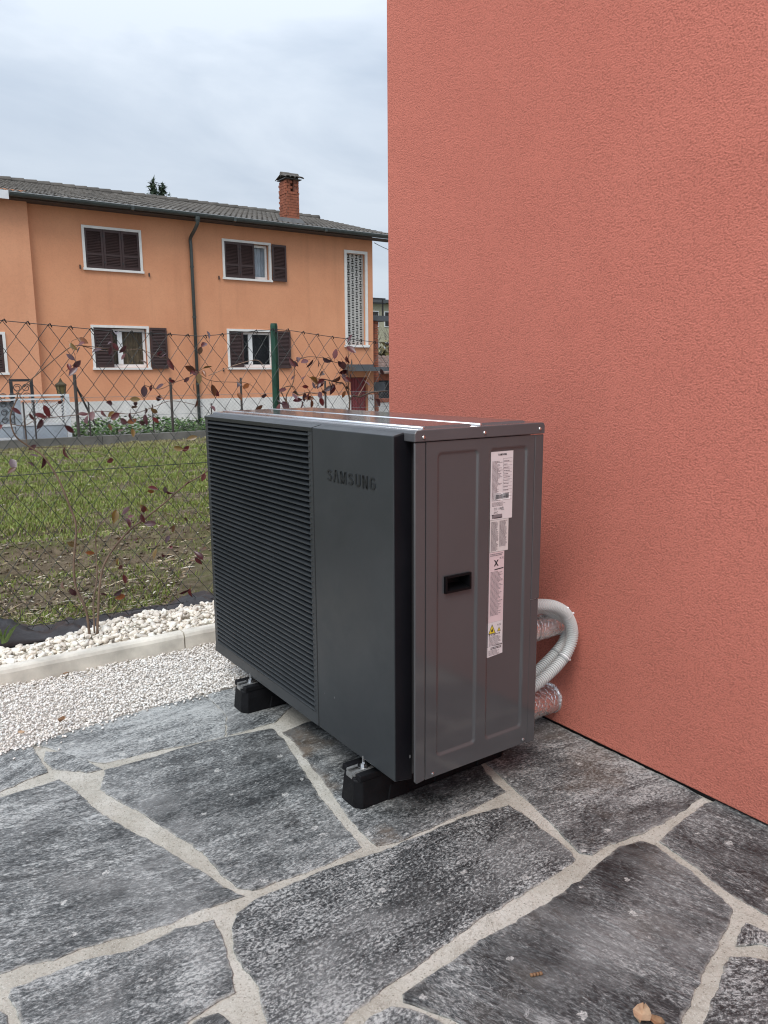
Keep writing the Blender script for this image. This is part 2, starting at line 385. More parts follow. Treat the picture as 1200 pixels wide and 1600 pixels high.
# leaves: each leaf takes its own colour
t = NT('red_leaf'); oi = t.n('ShaderNodeObjectInfo').outputs['Random']
c = t.ramp(oi, (0, (.060, .012, .018)), (.22, (.095, .016, .020)), (.42, (.13, .022, .022)), (.58, (.075, .040, .052)), (.72, (.10, .045, .020)), (.84, (.16, .10, .022)), (.93, (.20, .07, .02)), (1, (.26, .16, .05)), interp='CONSTANT')
c = t.mix(t.math('MULTIPLY', t.ramp(t.noise(t.pos(), 70, 4), (.45, 0.), (.7, 1.)), .5), c, (.08, .045, .03))
t.set(col=c, rough=.34, spec=.6, normal=t.bump(t.noise(t.pos(), 180, 3), .25, .001)); M['leaf'] = t.m
M['dry_leaf'] = simple('dry_leaf', (.24, .135, .07), .8, var=.35, vscale=60)
M['dry_pale'] = simple('dry_leaf_pale', (.40, .27, .17), .8, var=.25, vscale=60)

# ================================================================== SETTING
tag(MB().quad((-900, -900, -1.06), (900, -900, -1.06), (900, 1500, -1.06), (-900, 1500, -1.06)).build('ground', M['far_ground'], org=(0, 0, -1.06)), kind='structure')
# yard in front of the orange house, falling towards the basement door
yb = MB(); yb.quad((-14, 14.12, .02), (30, 14.12, .02), (30, 17.5, .0), (-14, 17.5, .0)).quad((-14, 17.5, .0), (30, 17.5, .0), (30, 21, -1.0), (-14, 21, -1.0)).quad((-14, 21, -1.0), (30, 21, -1.0), (30, 60, -1.0), (-14, 60, -1.0))
tag(yb.build('yard', M['yard'], org=(0, 17, 0)), kind='structure')
# field with furrows along x
def field_z(x, y):
    v = .030*mnoise.noise(Vector((x*.9, y*1.4, 3.))) + .016*mnoise.noise(Vector((x*4, y*5, 1.)))
    for yr, d, wd in ((5.35, .075, .13), (4.85, .05, .11), (6.15, .04, .13), (8.2, .03, .25)):
        yy = y - yr - .08*mnoise.noise(Vector((x*.7, yr, 0)))
        v += -d*math.exp(-(yy/wd)**2) + .5*d*math.exp(-((yy-.26)/wd)**2)
    return v - .012
fx = np.concatenate([np.linspace(-16, -.6, 30), np.linspace(-.5, 8, 150), np.linspace(8.2, 26, 30)]); fy = np.concatenate([np.linspace(3.5, 7, 90), np.linspace(7.05, 14.02, 80)])
V = []; 
for y in fy:
    for x in fx: V.append((x, y, field_z(x, y)))
nx = len(fx); Fq = [(j*nx+i, j*nx+i+1, (j+1)*nx+i+1, (j+1)*nx+i) for j in range(len(fy)-1) for i in range(nx-1)]
tag(np_mesh('field', np.array(V), np.array(Fq), M['soil'], smooth=True), kind='structure')
# ground under the near garden and behind the camera
g2 = MB().quad((-30, -30, -.05), (14, -30, -.05), (14, 3.6, -.05), (-30, 3.6, -.05)); tag(g2.build('garden_ground', M['bed'], org=(0, 0, -.05)), kind='structure')

# ------------------------------------------------------------------ patio: mortar bed with flagstones
GE = [(-3.2, 2.36), (-1.2, 2.42), (-.2, 2.48), (.363, 2.524), (.50, 2.565), (.662, 2.583), (1.08, 2.590), (1.5, 2.60), (1.83, 2.61)]
pb = MB(); bot = [(-3.2, -2.2), (1.835, -2.2)]
poly = bot + [(x, y) for x, y in reversed(GE)]
pb.poly_extrude([(a, b) for a, b in poly], lambda u, v: (u, v, -.06), lambda u, v: (u, v, -.0075))
patio = pb.build('patio', M['mortar'], org=(0, 0, 0)); tag(patio, kind='structure')
def mz(x, y): return -.0030+.0026*mnoise.noise(Vector((x*7, y*7, 4)))+.0014*mnoise.noise(Vector((x*31, y*31, 9)))
gx_ = np.linspace(-.45, 1.815, 190); gy_ = np.linspace(.45, 2.50, 170); Vm = []
for yy in gy_:
    for xx in gx_: Vm.append((xx, yy, min(-.0005, mz(xx, yy)) + (.0 if .47 < yy < 2.48 and xx > -.43 else -.004)))
nm_ = len(gx_); Fm = [(j*nm_+i, j*nm_+i+1, (j+1)*nm_+i+1, (j+1)*nm_+i) for j in range(len(gy_)-1) for i in range(nm_-1)]
np_mesh('mortar_bed', np.array(Vm), np.array(Fm), M['mortar'], patio, smooth=True); WL[patio.name] = Vector((0, 0, 0))
A = lambda *p: [(x/2, 1100+y/2) for x, y in p]
B = lambda *p: [(600+x/2, 1100+y/2) for x, y in p]
STONES = [  # outline (survey points), grain angle, granular, tone, brown
 ([(55,1161),(125,1138),(200,1116),(260,1100),(318,1086),(340,1104),(353,1119),(350,1151),(300,1162),(250,1171),(200,1183),(165,1191),(140,1189),(100,1176),(60,1163)], -0.02, 0.35, 0.78, 0),
 ([(321,1085.5),(372,1072),(430,1056),(480,1045),(470,1090),(428,1128),(400,1136),(354,1150),(356,1120),(341,1103)], -0.2, 0.35, 0.76, .1),
 (A((330,205),(400,186),(500,158),(600,127),(720,100),(850,75),(888,112),(940,196),(1000,290),(1080,385),(1130,447),(1000,510),(860,555),(790,580),(745,572),(690,528),(660,488),(600,437),(520,392),(450,342),(380,308),(312,265),(322,235)), -0.0, 0.35, 0.5, .05),
 (A((142,147),(200,150),(260,170),(318,203),(270,212),(165,202),(135,178)), -0.3, 0.2, 0.6, 0),
 (A((-150,185),(0,147),(92,124),(110,150),(150,212),(80,238),(0,273),(-150,330)), -0.5, 0.35, 0.66, 0),
 (A((-420,430),(-200,352),(0,293),(185,234),(240,272),(300,332),(400,392),(480,432),(560,482),(640,527),(700,572),(762,600),(640,638),(520,688),(400,722),(260,757),(170,797),(60,818),(0,842),(-200,900),(-420,960)), 0.25, 0.2, 0.52, .05),
 (A((35,887),(120,857),(270,797),(420,767),(550,702),(668,674),(690,720),(715,800),(731,900),(660,938),(590,988),(540,1040),(300,1120),(110,1090),(60,972),(32,912)), 0.14, 0.5, 0.46, 0),
 (A((610,990),(680,962),(728,1000),(745,1060),(720,1130),(570,1130),(560,1040)), -0.3, 0.5, 0.5, 0),
 (A((-300,1010),(-80,930),(0,960),(18,975),(45,1060),(90,1130),(-100,1220),(-300,1180)), -0.2, 0.3, 0.5, 0),
 ([(370,1427),(400,1405),(450,1382),(525,1352),(600,1328),(650,1307),(725,1277),(795,1257),(815,1270),(850,1297),(880,1320),(900,1342),(860,1370),(810,1400),(750,1435),(700,1472),(650,1510),(602,1540),(590,1552),(550,1580),(528,1606),(480,1650),(424,1640),(414,1580),(406,1540),(382,1516),(367,1485),(363,1450)], -0.05, 1.0, 0.47, 0),
 ([(442,1144),(480,1128),(560,1104),(640,1080),(720,1150),(752,1195),(772,1222),(790,1236),(765,1249),(725,1269),(675,1291),(630,1311),(600,1320),(589,1322),(575,1308),(545,1278),(512,1228),(482,1190),(457,1156)], -0.0, 0.6, 0.38, .75),
 ([(652,1076),(740,1070),(840,1117),(880,1137),(950,1171),(1015,1202),(1075,1231),(1096,1245),(1050,1277),(1000,1302),(950,1320),(925,1334),(906,1332),(880,1305),(850,1275),(822,1248),(806,1234),(782,1212),(762,1192),(725,1145)], 0.14, 0.65, 0.41, .3),
 (B((800,427),(850,442),(900,482),(960,522),(1000,560),(1058,605),(1088,640),(1078,680),(1040,757),(998,830),(968,900),(928,990),(905,1060),(820,1180),(400,1180),(320,1060),(250,998),(150,956),(62,928),(57,905),(200,812),(300,737),(400,687),(500,627),(580,572),(640,527),(690,482),(730,447)), 1.28, 0.22, 0.27, .2),
 (B((1002,312),(1050,300),(1100,318),(1200,378),(1340,448),(1340,720),(1200,655),(1130,622),(1060,578),(980,513),(920,468),(862,428),(905,385)), 1.45, 0.5, 0.44, .3),
 (B((1132,682),(1200,712),(1330,770),(1300,800),(1180,748),(1100,752),(1112,720)), -0.4, 0.9, 0.5, 0),
 (B((1082,787),(1140,790),(1200,802),(1320,830),(1400,1000),(1300,1180),(960,1180),(985,1060),(1000,990),(1040,900),(1065,822)), 0.4, 1.0, 0.47, 0),
 ([(612,1572),(640,1575),(675,1590),(735,1622),(740,1680),(520,1690),(530,1640),(578,1590)], -0.3, 0.6, 0.5, 0),
]
def densify(poly, step, amp, seed):
    out = []; n = len(poly)
    for i in range(n):
        a, b = Vector(poly[i]), Vector(poly[(i+1) % n]); k = max(1, int((b-a).length/step)); d = (b-a).normalized() if (b-a).length > 1e-6 else Vector((1, 0)); nr = Vector((-d.y, d.x))
        for j in range(k):
            p = a.lerp(b, j/k); m = amp*(mnoise.noise(Vector((p.x*28, p.y*28, seed))) + .6*mnoise.noise(Vector((p.x*80, p.y*80, seed))) + .45*mnoise.noise(Vector((p.x*210, p.y*210, seed))))
            out.append(p + nr*m)
    return out
def flagstone(poly, ang, gran, tone, brown, seed):
    ar = sum(poly[i][0]*poly[(i+1) % len(poly)][1]-poly[(i+1) % len(poly)][0]*poly[i][1] for i in range(len(poly)))
    if ar < 0: poly = poly[::-1]
    P = densify(poly, .011, .0046, seed); n = len(P)
    N = []
    for i in range(n):
        d = (P[(i+1) % n]-P[i-1]); d = d.normalized() if d.length > 1e-7 else Vector((1, 0)); N.append(Vector((-d.y, d.x)))
    cx = sum(p.x for p in P)/n; cy = sum(p.y for p in P)/n
    rings = [(-.0012, -.02), (-.0012, -.0013), (.0006, -.0002), (.013, .0)]
    tilt = (mnoise.noise(Vector((seed, 1, 2)))*.002)
    bm = bmesh.new(); lay = bm.verts.layers.float.new('edge'); R = []
    for ins, z in rings:
        ring = []
        for p, nn in zip(P, N):
            q = p + nn*ins; v = bm.verts.new((q.x-cx, q.y-cy, z + (0 if z < -.01 else .0012*mnoise.noise(Vector((q.x*9, q.y*9, seed))) + tilt*(q.x-cx))))
            v[lay] = 0 if ins > .01 else 1; ring.append(v)
        R.append(ring)
    for a, b in zip(R, R[1:]):
        for i in range(n): bm.faces.new((a[i], a[(i+1) % n], b[(i+1) % n], b[i]))
    for t_ in tessellate_polygon([[Vector((v.co.x, v.co.y, 0)) for v in R[-1]]]):
        try: bm.faces.new([R[-1][i] for i in t_])
        except ValueError: pass
    bmesh.ops.recalc_face_normals(bm, faces=bm.faces)
    me = bpy.data.meshes.new('flagstone'); bm.to_mesh(me); bm.free()
    if me.polygons and max(me.polygons, key=lambda f: f.area).normal.z < 0: me.flip_normals()
    me.materials.append(M['stone']); o = bpy.data.objects.new('flagstone', me); link(o, patio, (cx, cy, 0))
    o['grain_angle'] = float(ang); o['granular'] = float(gran); o['tone'] = float(tone); o['brown'] = float(brown); o['shift'] = float(seed*1.73)
    return o
for i, (pp, ang, gran, tone, brown) in enumerate(STONES):
    pts = [on('z', 0, x, y) for x, y in pp]; flagstone([(p.x, p.y) for p in pts], ang, gran, tone, brown, i+1)
# paving that goes on outside the frame: left of, behind and beside the camera
EXTRA = [[(-.05,2.02),(.04,2.10),(.06,2.46),(-.55,2.40),(-.6,2.0)], [(-1.3,1.9),(-.66,1.98),(-.62,2.37),(-1.3,2.34)],
 [(-1.3,1.0),(-.62,1.02),(-.60,1.88),(-1.28,1.80)], [(-1.9,.9),(-1.36,1.0),(-1.35,1.8),(-1.9,1.8)],
 [(-.9,.1),(-.2,.1),(-.15,.42),(-.35,.6),(-.6,.92),(-.92,.94)], [(-1.8,.1),(-.97,.2),(-.98,.90),(-1.75,.84)],
 [(.0,-.7),(.7,-.65),(.8,-.1),(.7,.20),(.3,.25),(-.02,.08)], [(-.9,-.8),(-.07,-.72),(-.08,.02),(-.9,.05)], [(.78,-.6),(1.3,-.6),(1.35,.0),(1.2,.22),(.9,.25),(.87,-.1)],
 [(1.38,-.6),(1.8,-.6),(1.8,.40),(1.42,.25),(1.42,0)], [(-.57,1.03),(-.17,1.28),(-.16,1.62),(-.15,1.97),(-.56,1.93)], [(-.10,.50),(.36,.40),(.38,.92),(.12,1.14),(-.05,1.16),(-.45,.95),(-.25,.62)],
 [(.44,.32),(1.12,.30),(1.04,.42),(.76,.64),(.50,.84)], [(1.36,.45),(1.80,.46),(1.80,.60),(1.50,.53)]]
for i, pl in enumerate(EXTRA): flagstone(pl, RNG.uniform(-.5, .5), RNG.uniform(.1, .7), .5, 0, 40+i)

# ------------------------------------------------------------------ gravel and pebbles
def ico(sub):
    bm = bmesh.new(); bmesh.ops.create_icosphere(bm, subdivisions=sub, radius=1.0); bm.verts.ensure_lookup_table()
    V = np.array([v.co[:] for v in bm.verts]); F = np.array([[v.index for v in f.verts] for f in bm.faces]); bm.free(); return V, F
def scatter_stones(name, n, sizef, posf, sub, tints, mat, jit, flat=.75, **kw):
    V0, F0 = ico(sub); nv = len(V0)
    base = []
    for k in range(24):
        W_ = V0*(1+RNG.uniform(-jit, jit, (nv, 1)))*RNG.uniform(.72, 1.25, (1, 3)); 
        for c_ in range(13):                                               # chop flat facets off
            d = RNG.normal(size=3); d /= np.linalg.norm(d); h = RNG.uniform(.36, .66); s_ = W_@d; W_ = W_-np.outer(np.maximum(s_-h, 0), d)
        base.append(W_)
    base = np.array(base)
    P = posf(n); n = len(P); s = sizef(n); idx = RNG.integers(0, 24, n)
    q = RNG.normal(size=(n, 4)); q /= np.linalg.norm(q, axis=1)[:, None]; w_, x, y, z = q.T
    Rm = np.stack([1-2*(y*y+z*z), 2*(x*y-z*w_), 2*(x*z+y*w_), 2*(x*y+z*w_), 1-2*(x*x+z*z), 2*(y*z-x*w_), 2*(x*z-y*w_), 2*(y*z+x*w_), 1-2*(x*x+y*y)], 1).reshape(n, 3, 3)
    W_ = np.einsum('nij,nvj->nvi', Rm, base[idx]); W_[:, :, 2] *= flat
    W_ = W_*s[:, None, None] + P[:, None, :]
    F = (F0[None]+np.arange(n)[:, None, None]*nv).reshape(-1, 3)
    t_ = tints[RNG.integers(0, len(tints), n)]*RNG.uniform(.86, 1.1, (n, 1)); t_ = np.clip(t_, 0, .9)
    C = np.repeat(np.concatenate([t_, np.ones((n, 1))], 1), nv, axis=0)
    return tag(np_mesh(name, W_.reshape(-1, 3), F, mat, colors=C), **kw)
gex = np.array([a for a, _ in GE]); gey = np.array([b for _, b in GE])
def gpos(n):
    x = RNG.uniform(-1.6, 2.6, n); e_ = np.interp(x, gex, gey); y = e_ + RNG.uniform(-.012, 1, n)*(3.06-e_)
    y = np.where(RNG.random(n) < .02, e_ - RNG.exponential(.02, n), y)
    pile = .006 + .022*np.clip((.9-x)/1.0, 0, 1)*np.clip((y-e_)/.25, 0, 1)
    und = .006*np.sin(x*9)*np.cos(y*12+x*3)
    z = np.where(y < e_, .004, pile+und+RNG.uniform(-.012, .006, n)); return np.stack([x, y, z], 1)
MARBLE = np.array([[.84, .79, .73], [.88, .85, .80], [.78, .73, .67], [.82, .76, .69], [.72, .69, .65], [.90, .86, .80], [.62, .57, .52]])
bedm = MB().quad((-1.8, 2.3, -.012), (2.7, 2.3, -.012), (2.7, 3.06, -.012), (-1.8, 3.06, -.012)); tag(bedm.build('gravel_bed', M['bed'], org=(0, 2.7, -.012)), kind='structure')
scatter_stones('gravel', 52000, lambda n: RNG.uniform(.0046, .0090, n), gpos, 1, MARBLE, M['gravel'], .12, kind='stuff', label='fine crushed white gravel between the paving and the kerb', cat='gravel')
def ppos(n):
    x = RNG.uniform(-1.6, 3.2, n); b_ = np.interp(x, [-1, .38, .75, 1.2, 3], [3.34, 3.36, 3.46, 3.50, 3.50])+.02*np.sin(x*9); y = 3.125+RNG.random(n)*(b_-3.125)
    hump = .050+.020*np.sin((y-3.11)/(b_-3.11)*np.pi)+.01*np.sin(x*7); z = hump+RNG.uniform(-.026, .008, n); return np.stack([x, y, z], 1)
scatter_stones('white_pebbles', 8200, lambda n: RNG.gamma(6, .0026, n).clip(.008, .026), ppos, 2, MARBLE*np.array([1.0, .985, .93]), M['gravel'], .10, kind='stuff', label='coarse white marble pebbles heaped behind the kerb', cat='pebbles')

tag(MB().hull8([(-1.6, 3.108, -.04), (3.2, 3.108, -.04), (3.2, 3.55, -.04), (-1.6, 3.55, -.04), (-1.6, 3.112, .035), (3.2, 3.112, .035), (3.2, 3.52, .03), (-1.6, 3.40, .02)]).build('pebble_bed', M['bed'], org=(0, 3.3, 0)), kind='structure')
# kerb: three concrete edging stones end to end
joint = on('z', .07, 298, 1000).x
for (xa, xb), lab in zip(((joint-1.0, joint-.003), (joint+.003, joint+1.0), (joint-2.0, joint-1.004)), ('long pale concrete kerb stone crossing the gravel left of the joint', 'pale concrete kerb stone running behind the heat pump', 'pale concrete kerb stone at the far left end of the edging')):
    k = MB()
    prof = [(3.05, -.10), (3.05, .062), (3.056, .074), (3.066, .080), (3.100, .080), (3.108, .072), (3.110, -.10)]
    nseg = 24
    for i in range(nseg+1):
        x = xa+(xb-xa)*i/nseg
        for (y, z) in prof: k.v.append((x, y+.0012*mnoise.noise(Vector((x*14, z*20, 0))), z+(.0014*mnoise.noise(Vector((x*17, y*30, 5))) if z > 0 else 0)))
    L = len(prof)
    for i in range(nseg):
        for j in range(L): k.f.append((i*L+j, i*L+(j+1) % L, (i+1)*L+(j+1) % L, (i+1)*L+j))
    k.f.append(tuple(range(L))); k.f.append(tuple(nseg*L+j for j in reversed(range(L))))
    tag(k.build('kerb_stone', M['kerb']), lab, 'kerb stone', 'concrete kerb stones edging the gravel')

# black ground sheet crumpled along the fence
TOP = [(-60, 968), (0, 966), (20, 971), (50, 982), (67, 986), (90, 981), (107, 969), (118, 972), (130, 983), (150, 990), (172, 980), (186, 968), (213, 962), (233, 952), (246, 942), (262, 951), (283, 938), (300, 932), (318, 929), (340, 934), (420, 940)]
tp = [on('y', 3.66, x, y) for x, y in TOP]; tx = np.array([p.x for p in tp]); tz = np.array([p.z for p in tp])
sm = MB(); NXS, NC = 150, 12
for i in range(NXS+1):
    x = -.5+2.9*i/NXS; h = max(.02, float(np.interp(x, tx, tz))); 
    for j in range(NC+1):
        u = j/NC
        if u < .62: q = u/.62; y = 3.48+.17*q; z = .02+(h-.02)*(q**.7)
        else: q = (u-.62)/.38; y = 3.65+.14*q; z = h-(h+.02)*q**1.4
        d = (.6-abs(mnoise.noise(Vector((x*4.5+u*2.2, u*2, 2))))*2)*.045*math.sin(math.pi*min(1, u*1.15)) + (.5-abs(mnoise.noise(Vector((x*12-u*3, u*4, 7)))))*.026*math.sin(math.pi*u)
        sm.v.append((x+d*.6, y+d*1.5, z + (d*.5 if .1 < u < .95 else 0)))
for i in range(NXS):
    for j in range(NC): a = i*(NC+1)+j; sm.f.append((a, a+1, a+NC+2, a+NC+1))
shb = sm.build('ground_sheet', M['membrane'], smooth=True, recalc=False)
md = shb.modifiers.new('thick', 'SOLIDIFY'); md.thickness = .002
tag(shb, 'crumpled dark brown weed control sheet lying along the wire fence', 'ground sheet')
rk = MB(); Vr, Fr = ico(3)
c0 = on('y', 3.86, 306, 930)
for v in Vr:
    n_ = 1+.18*mnoise.noise(Vector(v)*1.6)+.06*mnoise.noise(Vector(v)*5); rk.v.append((c0.x+v[0]*.092*n_, 3.88+v[1]*.06*n_, c0.z-.045+v[2]*.06*n_*(1 if v[2] < 0 else .8)))
rk.f = [tuple(f) for f in Fr]; M['pale_rock'] = simple('pale_rock', (.56, .50, .40), .85, var=.15, bump=.3); tag(rk.build('rock', M['pale_rock'], smooth=True), 'pale beige rock lying behind the dark ground sheet', 'rock')

# ------------------------------------------------------------------ grass, clods and straw on the field
def vnoise(x, y, s, seed): return np.array([mnoise.noise(Vector((a*s, b*s*1.7, seed))) for a, b in zip(x, y)])
N0 = 235000
y = 3.72 + (13.95-3.72)*RNG.random(N0)**1.55; half = .25+.36*(y-3); x = RNG.uniform(-.6, 1.0, N0)*half*1.25 + y*.14
x = np.where(RNG.random(N0) < .30, RNG.uniform(-1, 1, N0)*(1.2+.75*(y-3))+y*.25, x)
nn = vnoise(x, y, 1.3, 4.)+.6*vnoise(x, y, 4.5, 9.)+.35*vnoise(x, y, 14, 2.)
dens = np.interp(y, [3.7, 4.2, 4.8, 5.4, 5.9, 6.4, 8, 12, 13.4, 14], [.20, .22, .10, .10, .28, .85, 1.15, 1.15, .8, .6])
keep = (RNG.random(N0) < dens*(.55+1.0*nn).clip(.04, 1.2)) & (x < 13); x, y, nn = x[keep], y[keep], nn[keep]; n = len(x)
z = np.array([field_z(a, b) for a, b in zip(x, y)])
hgt = RNG.uniform(.014, .042, n)*np.interp(y, [3.7, 5.5, 7, 14], [.75, .8, 1.1, 1.0]); wid = RNG.uniform(.0016, .0032, n)*np.interp(y, [3.7, 7, 14], [1, 1.7, 3.2])
a = RNG.uniform(0, 2*np.pi, n); l = RNG.uniform(0, 2*np.pi, n); lean = RNG.uniform(.1, 1.0, n)*hgt
dx, dy = np.cos(a)*wid, np.sin(a)*wid; lx, ly = np.cos(l)*lean, np.sin(l)*lean
V = np.stack([np.stack([x-dx, y-dy, z-.004], 1), np.stack([x+dx, y+dy, z-.004], 1), np.stack([x+dx*.8+lx*.4, y+dy*.8+ly*.4, z+hgt*.6], 1), np.stack([x-dx*.8+lx*.4, y-dy*.8+ly*.4, z+hgt*.6], 1), np.stack([x+lx, y+ly, z+hgt], 1)], 1)
F3 = np.array([[0, 1, 2], [0, 2, 3], [3, 2, 4]]); F = (F3[None]+(np.arange(n)*5)[:, None, None]).reshape(-1, 3)
GC = np.array([[.185, .240, .050], [.215, .262, .062], [.150, .210, .046], [.25, .275, .08], [.29, .27, .12], [.19, .25, .052]])
tc_ = GC[RNG.integers(0, 6, n)]*RNG.uniform(.8, 1.25, (n, 1)); far = np.clip((y-12.2)/1.6, 0, 1)[:, None]; tc_ = tc_*(1-far)+far*np.array([[.30, .27, .13]])*RNG.uniform(.7, 1.2, (n, 1))
C = np.repeat(np.concatenate([tc_, np.ones((n, 1))], 1), 5, axis=0)
tag(np_mesh('grass', V.reshape(-1, 3), F, M['grass'], colors=C), 'thin green grass growing on the bare field', 'grass', kind='stuff')
def fpos(n_, lo=3.75, hi=8.5, p=1.7):
    y = lo+(hi-lo)*RNG.random(n_)**p; x = RNG.uniform(-.6, 1.05, n_)*(.25+.36*(y-3))*1.25+y*.14; return np.stack([x, y, np.array([field_z(a, b) for a, b in zip(x, y)])+.003], 1)
scatter_stones('soil_clods', 5200, lambda n_: RNG.uniform(.005, .022, n_), lambda n_: fpos(n_), 1, np.array([[.13, .098, .066], [.18, .14, .098], [.085, .064, .044], [.26, .215, .155]]), M['soil_bits'], .2, kind='stuff', label='crumbly brown clods of soil on the field', cat='soil')
n = 2600; P = fpos(n, 3.75, 12, 1.9); P[:, 2] += .008; a = RNG.uniform(0, 2*np.pi, n); a = np.where(RNG.random(n) < .6, RNG.normal(0, .5, n), a)
Ls = RNG.gamma(2.0, .010, n).clip(.005, .06)*np.interp(P[:, 1], [3.7, 6, 12], [.85, .8, .9])*np.where(RNG.random(n) < .05, 1.8, 1); Ws = RNG.uniform(.0018, .006, n)*np.interp(P[:, 1], [3.7, 6, 12], [.9, 1., 1.6])
d = np.stack([np.cos(a), np.sin(a), RNG.uniform(-.15, .3, n)], 1)*Ls[:, None]; s_ = np.stack([-np.sin(a), np.cos(a), RNG.uniform(-.2, .6, n)], 1)*Ws[:, None]; up_ = np.array([0, 0, .004])
V = np.stack([P-d, P-s_+up_, P+d, P+s_+up_], 1); F = (np.array([[0, 1, 2], [0, 2, 3]])[None]+(np.arange(n)*4)[:, None, None]).reshape(-1, 3)
ST = np.array([[.46, .37, .24], [.55, .47, .34], [.36, .28, .17], [.62, .57, .47], [.22, .15, .09]]); tt = ST[RNG.integers(0, 5, n)]*RNG.uniform(.8, 1.1, (n, 1)); C = np.repeat(np.concatenate([tt, np.ones((n, 1))], 1), 4, axis=0)
tag(np_mesh('straw', V.reshape(-1, 3), F, M['soil_bits'], colors=C), 'pale straw and maize litter strewn over the soil', 'straw', kind='stuff')

# ================================================================== RED HOUSE
XW, YC = 1.822, 2.616
rh = thing('red_house', (5, -2, 0), 'salmon red rendered house filling the right side of the picture', 'house')
MB().box(XW, 9.5, -7, YC, .0075, 6.3).build('wall', M['red_stucco'], rh, bevel=.004)
MB().box(XW+.012, 9.49, -6.99, YC-.012, -.05, .0075).build('base_strip', M['black'], rh)
rb = MB(); rb.add([(XW-.35, -7.4, 6.31), (9.9, -7.4, 6.31), (9.9, YC+.35, 6.31), (XW-.35, YC+.35, 6.31), (4.4, -4, 8.0), (6.9, -4, 8.0), (6.9, -.6, 8.0), (4.4, -.6, 8.0)], [(3,2,1,0),(4,5,6,7),(0,1,5,4),(1,2,6,5),(2,3,7,6),(3,0,4,7)])
rb.build('roof', M['tile'], rh)

# ================================================================== HEAT PUMP
X0, XS, XB, YN, YF, ZB, ZT = 1.055, 1.088, 1.518, 1.456, 2.690, .115, 1.020
hp = thing('heat_pump', (1.3, 2.07, ZB), 'dark grey SAMSUNG outdoor heat pump with black louvred front standing on the paving', 'heat pump')
MB().box(1.108, XB-.004, YN+.045, YF-.006, ZB+.004, .992).build('casing', M['steel_paint'], hp)
# front cover: plain panel and louvred grille
cov = MB()
def cover_shell(y0, y1):
    # open-backed moulded shell: front skin, top, bottom and end
    cov.hull8([(X0, y0, ZB), (X0+.012, y0, ZB), (X0+.012, y1, ZB), (X0, y1, ZB), (X0, y0, 1.006), (X0+.012, y0, 1.006), (X0+.012, y1, 1.006), (X0, y1, 1.006)])
MB().hull8([(X0, 1.498, ZB), (1.107, 1.498, ZB-.008), (1.107, 1.8895, ZB-.008), (X0, 1.8895, ZB), (X0, 1.498, 1.006), (1.107, 1.498, 1.018), (1.107, 1.8895, 1.018), (X0, 1.8895, 1.006)]).build('front_panel', M['cover'], hp, bevel=.0018, seg=2)
MB().hull8([(X0+.0015, 1.4955, ZB+.003), (1.1075, 1.4955, ZB-.006), (1.1075, 1.4978, ZB-.006), (X0+.0015, 1.4978, ZB+.003), (X0+.0015, 1.4955, 1.003), (1.1075, 1.4955, 1.014), (1.1075, 1.4978, 1.014), (X0+.0015, 1.4978, 1.003)]).build('end_panel', M['cover_side'], hp, bevel=.001)
gf = MB(); XG = X0+.0035; GY0, GY1 = 1.8955, 2.690; LY0, LY1, LZ0, LZ1 = 1.934, 2.667, .150, .994
gf.hull8([(XG, GY0, LZ1), (1.107, GY0, LZ1), (1.107, GY1, LZ1), (XG, GY1, LZ1), (X0, GY0, 1.006), (1.107, GY0, 1.018), (1.107, GY1, 1.018), (X0, GY1, 1.006)])
gf.hull8([(X0, GY0, ZB), (1.107, GY0, ZB-.008), (1.107, GY1, ZB-.008), (X0, GY1, ZB), (XG, GY0, LZ0), (1.107, GY0, LZ0), (1.107, GY1, LZ0), (XG, GY1, LZ0)])
gf.box(XG, 1.107, GY0, LY0-.012, LZ0+.0005, LZ1-.0005)
gf.hull8([(XG, LY0-.0115, LZ0+.0005), (1.107, LY0-.0115, LZ0+.0005), (1.107, LY0+.012, LZ0+.0005), (1.09, LY0+.012, LZ0+.0005), (XG, LY0-.0115, LZ1-.0005), (1.107, LY0-.0115, LZ1-.0005), (1.107, LY0+.012, LZ1-.0005), (1.09, LY0+.012, LZ1-.0005)])
gf.box(XG, 1.107, LY1, GY1, LZ0+.0005, LZ1-.0005)
gf.build('grille_frame', M['cover'], hp)
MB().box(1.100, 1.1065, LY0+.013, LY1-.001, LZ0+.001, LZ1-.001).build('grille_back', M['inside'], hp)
# louvre: thin wedge, front edge low, ends run out to a point over the frame
NL = 53; pitch = (LZ1-LZ0)/NL
lm = MB(); ya, yb_, yc_ = 1.912, 1.944, LY1+.004; cyl = (ya+yc_)/2
fz = 0.0; dep = .028; rise = .0115; th = .0026
secs = [(ya, .0006, .15), (yb_, dep, 1), (yc_-.012, dep, 1), (yc_, .006, .4)]
for (yy, dd, k) in secs:
    lm.v += [(X0, yy-cyl, -th*.5*k), (X0, yy-cyl, th*.5*k), (X0+dd, yy-cyl, rise*dd/dep+th*k*.9), (X0+dd, yy-cyl, rise*dd/dep-th*k*.9)]
for i in range(3):
    for j in range(4): lm.f.append((i*4+j, i*4+(j+1) % 4, (i+1)*4+(j+1) % 4, (i+1)*4+j))
lm.f += [(0, 1, 2, 3), (15, 14, 13, 12)]
lme = lm.mesh('louvre'); lme.materials.append(M['cover'])
bmn = bmesh.new(); bmn.from_mesh(lme); bmesh.ops.recalc_face_normals(bmn, faces=bmn.faces); bmn.to_mesh(lme); bmn.free()
for i in range(NL): shared(lme, 'louvre', hp, (0, cyl, LZ0+pitch*(i+.35)))
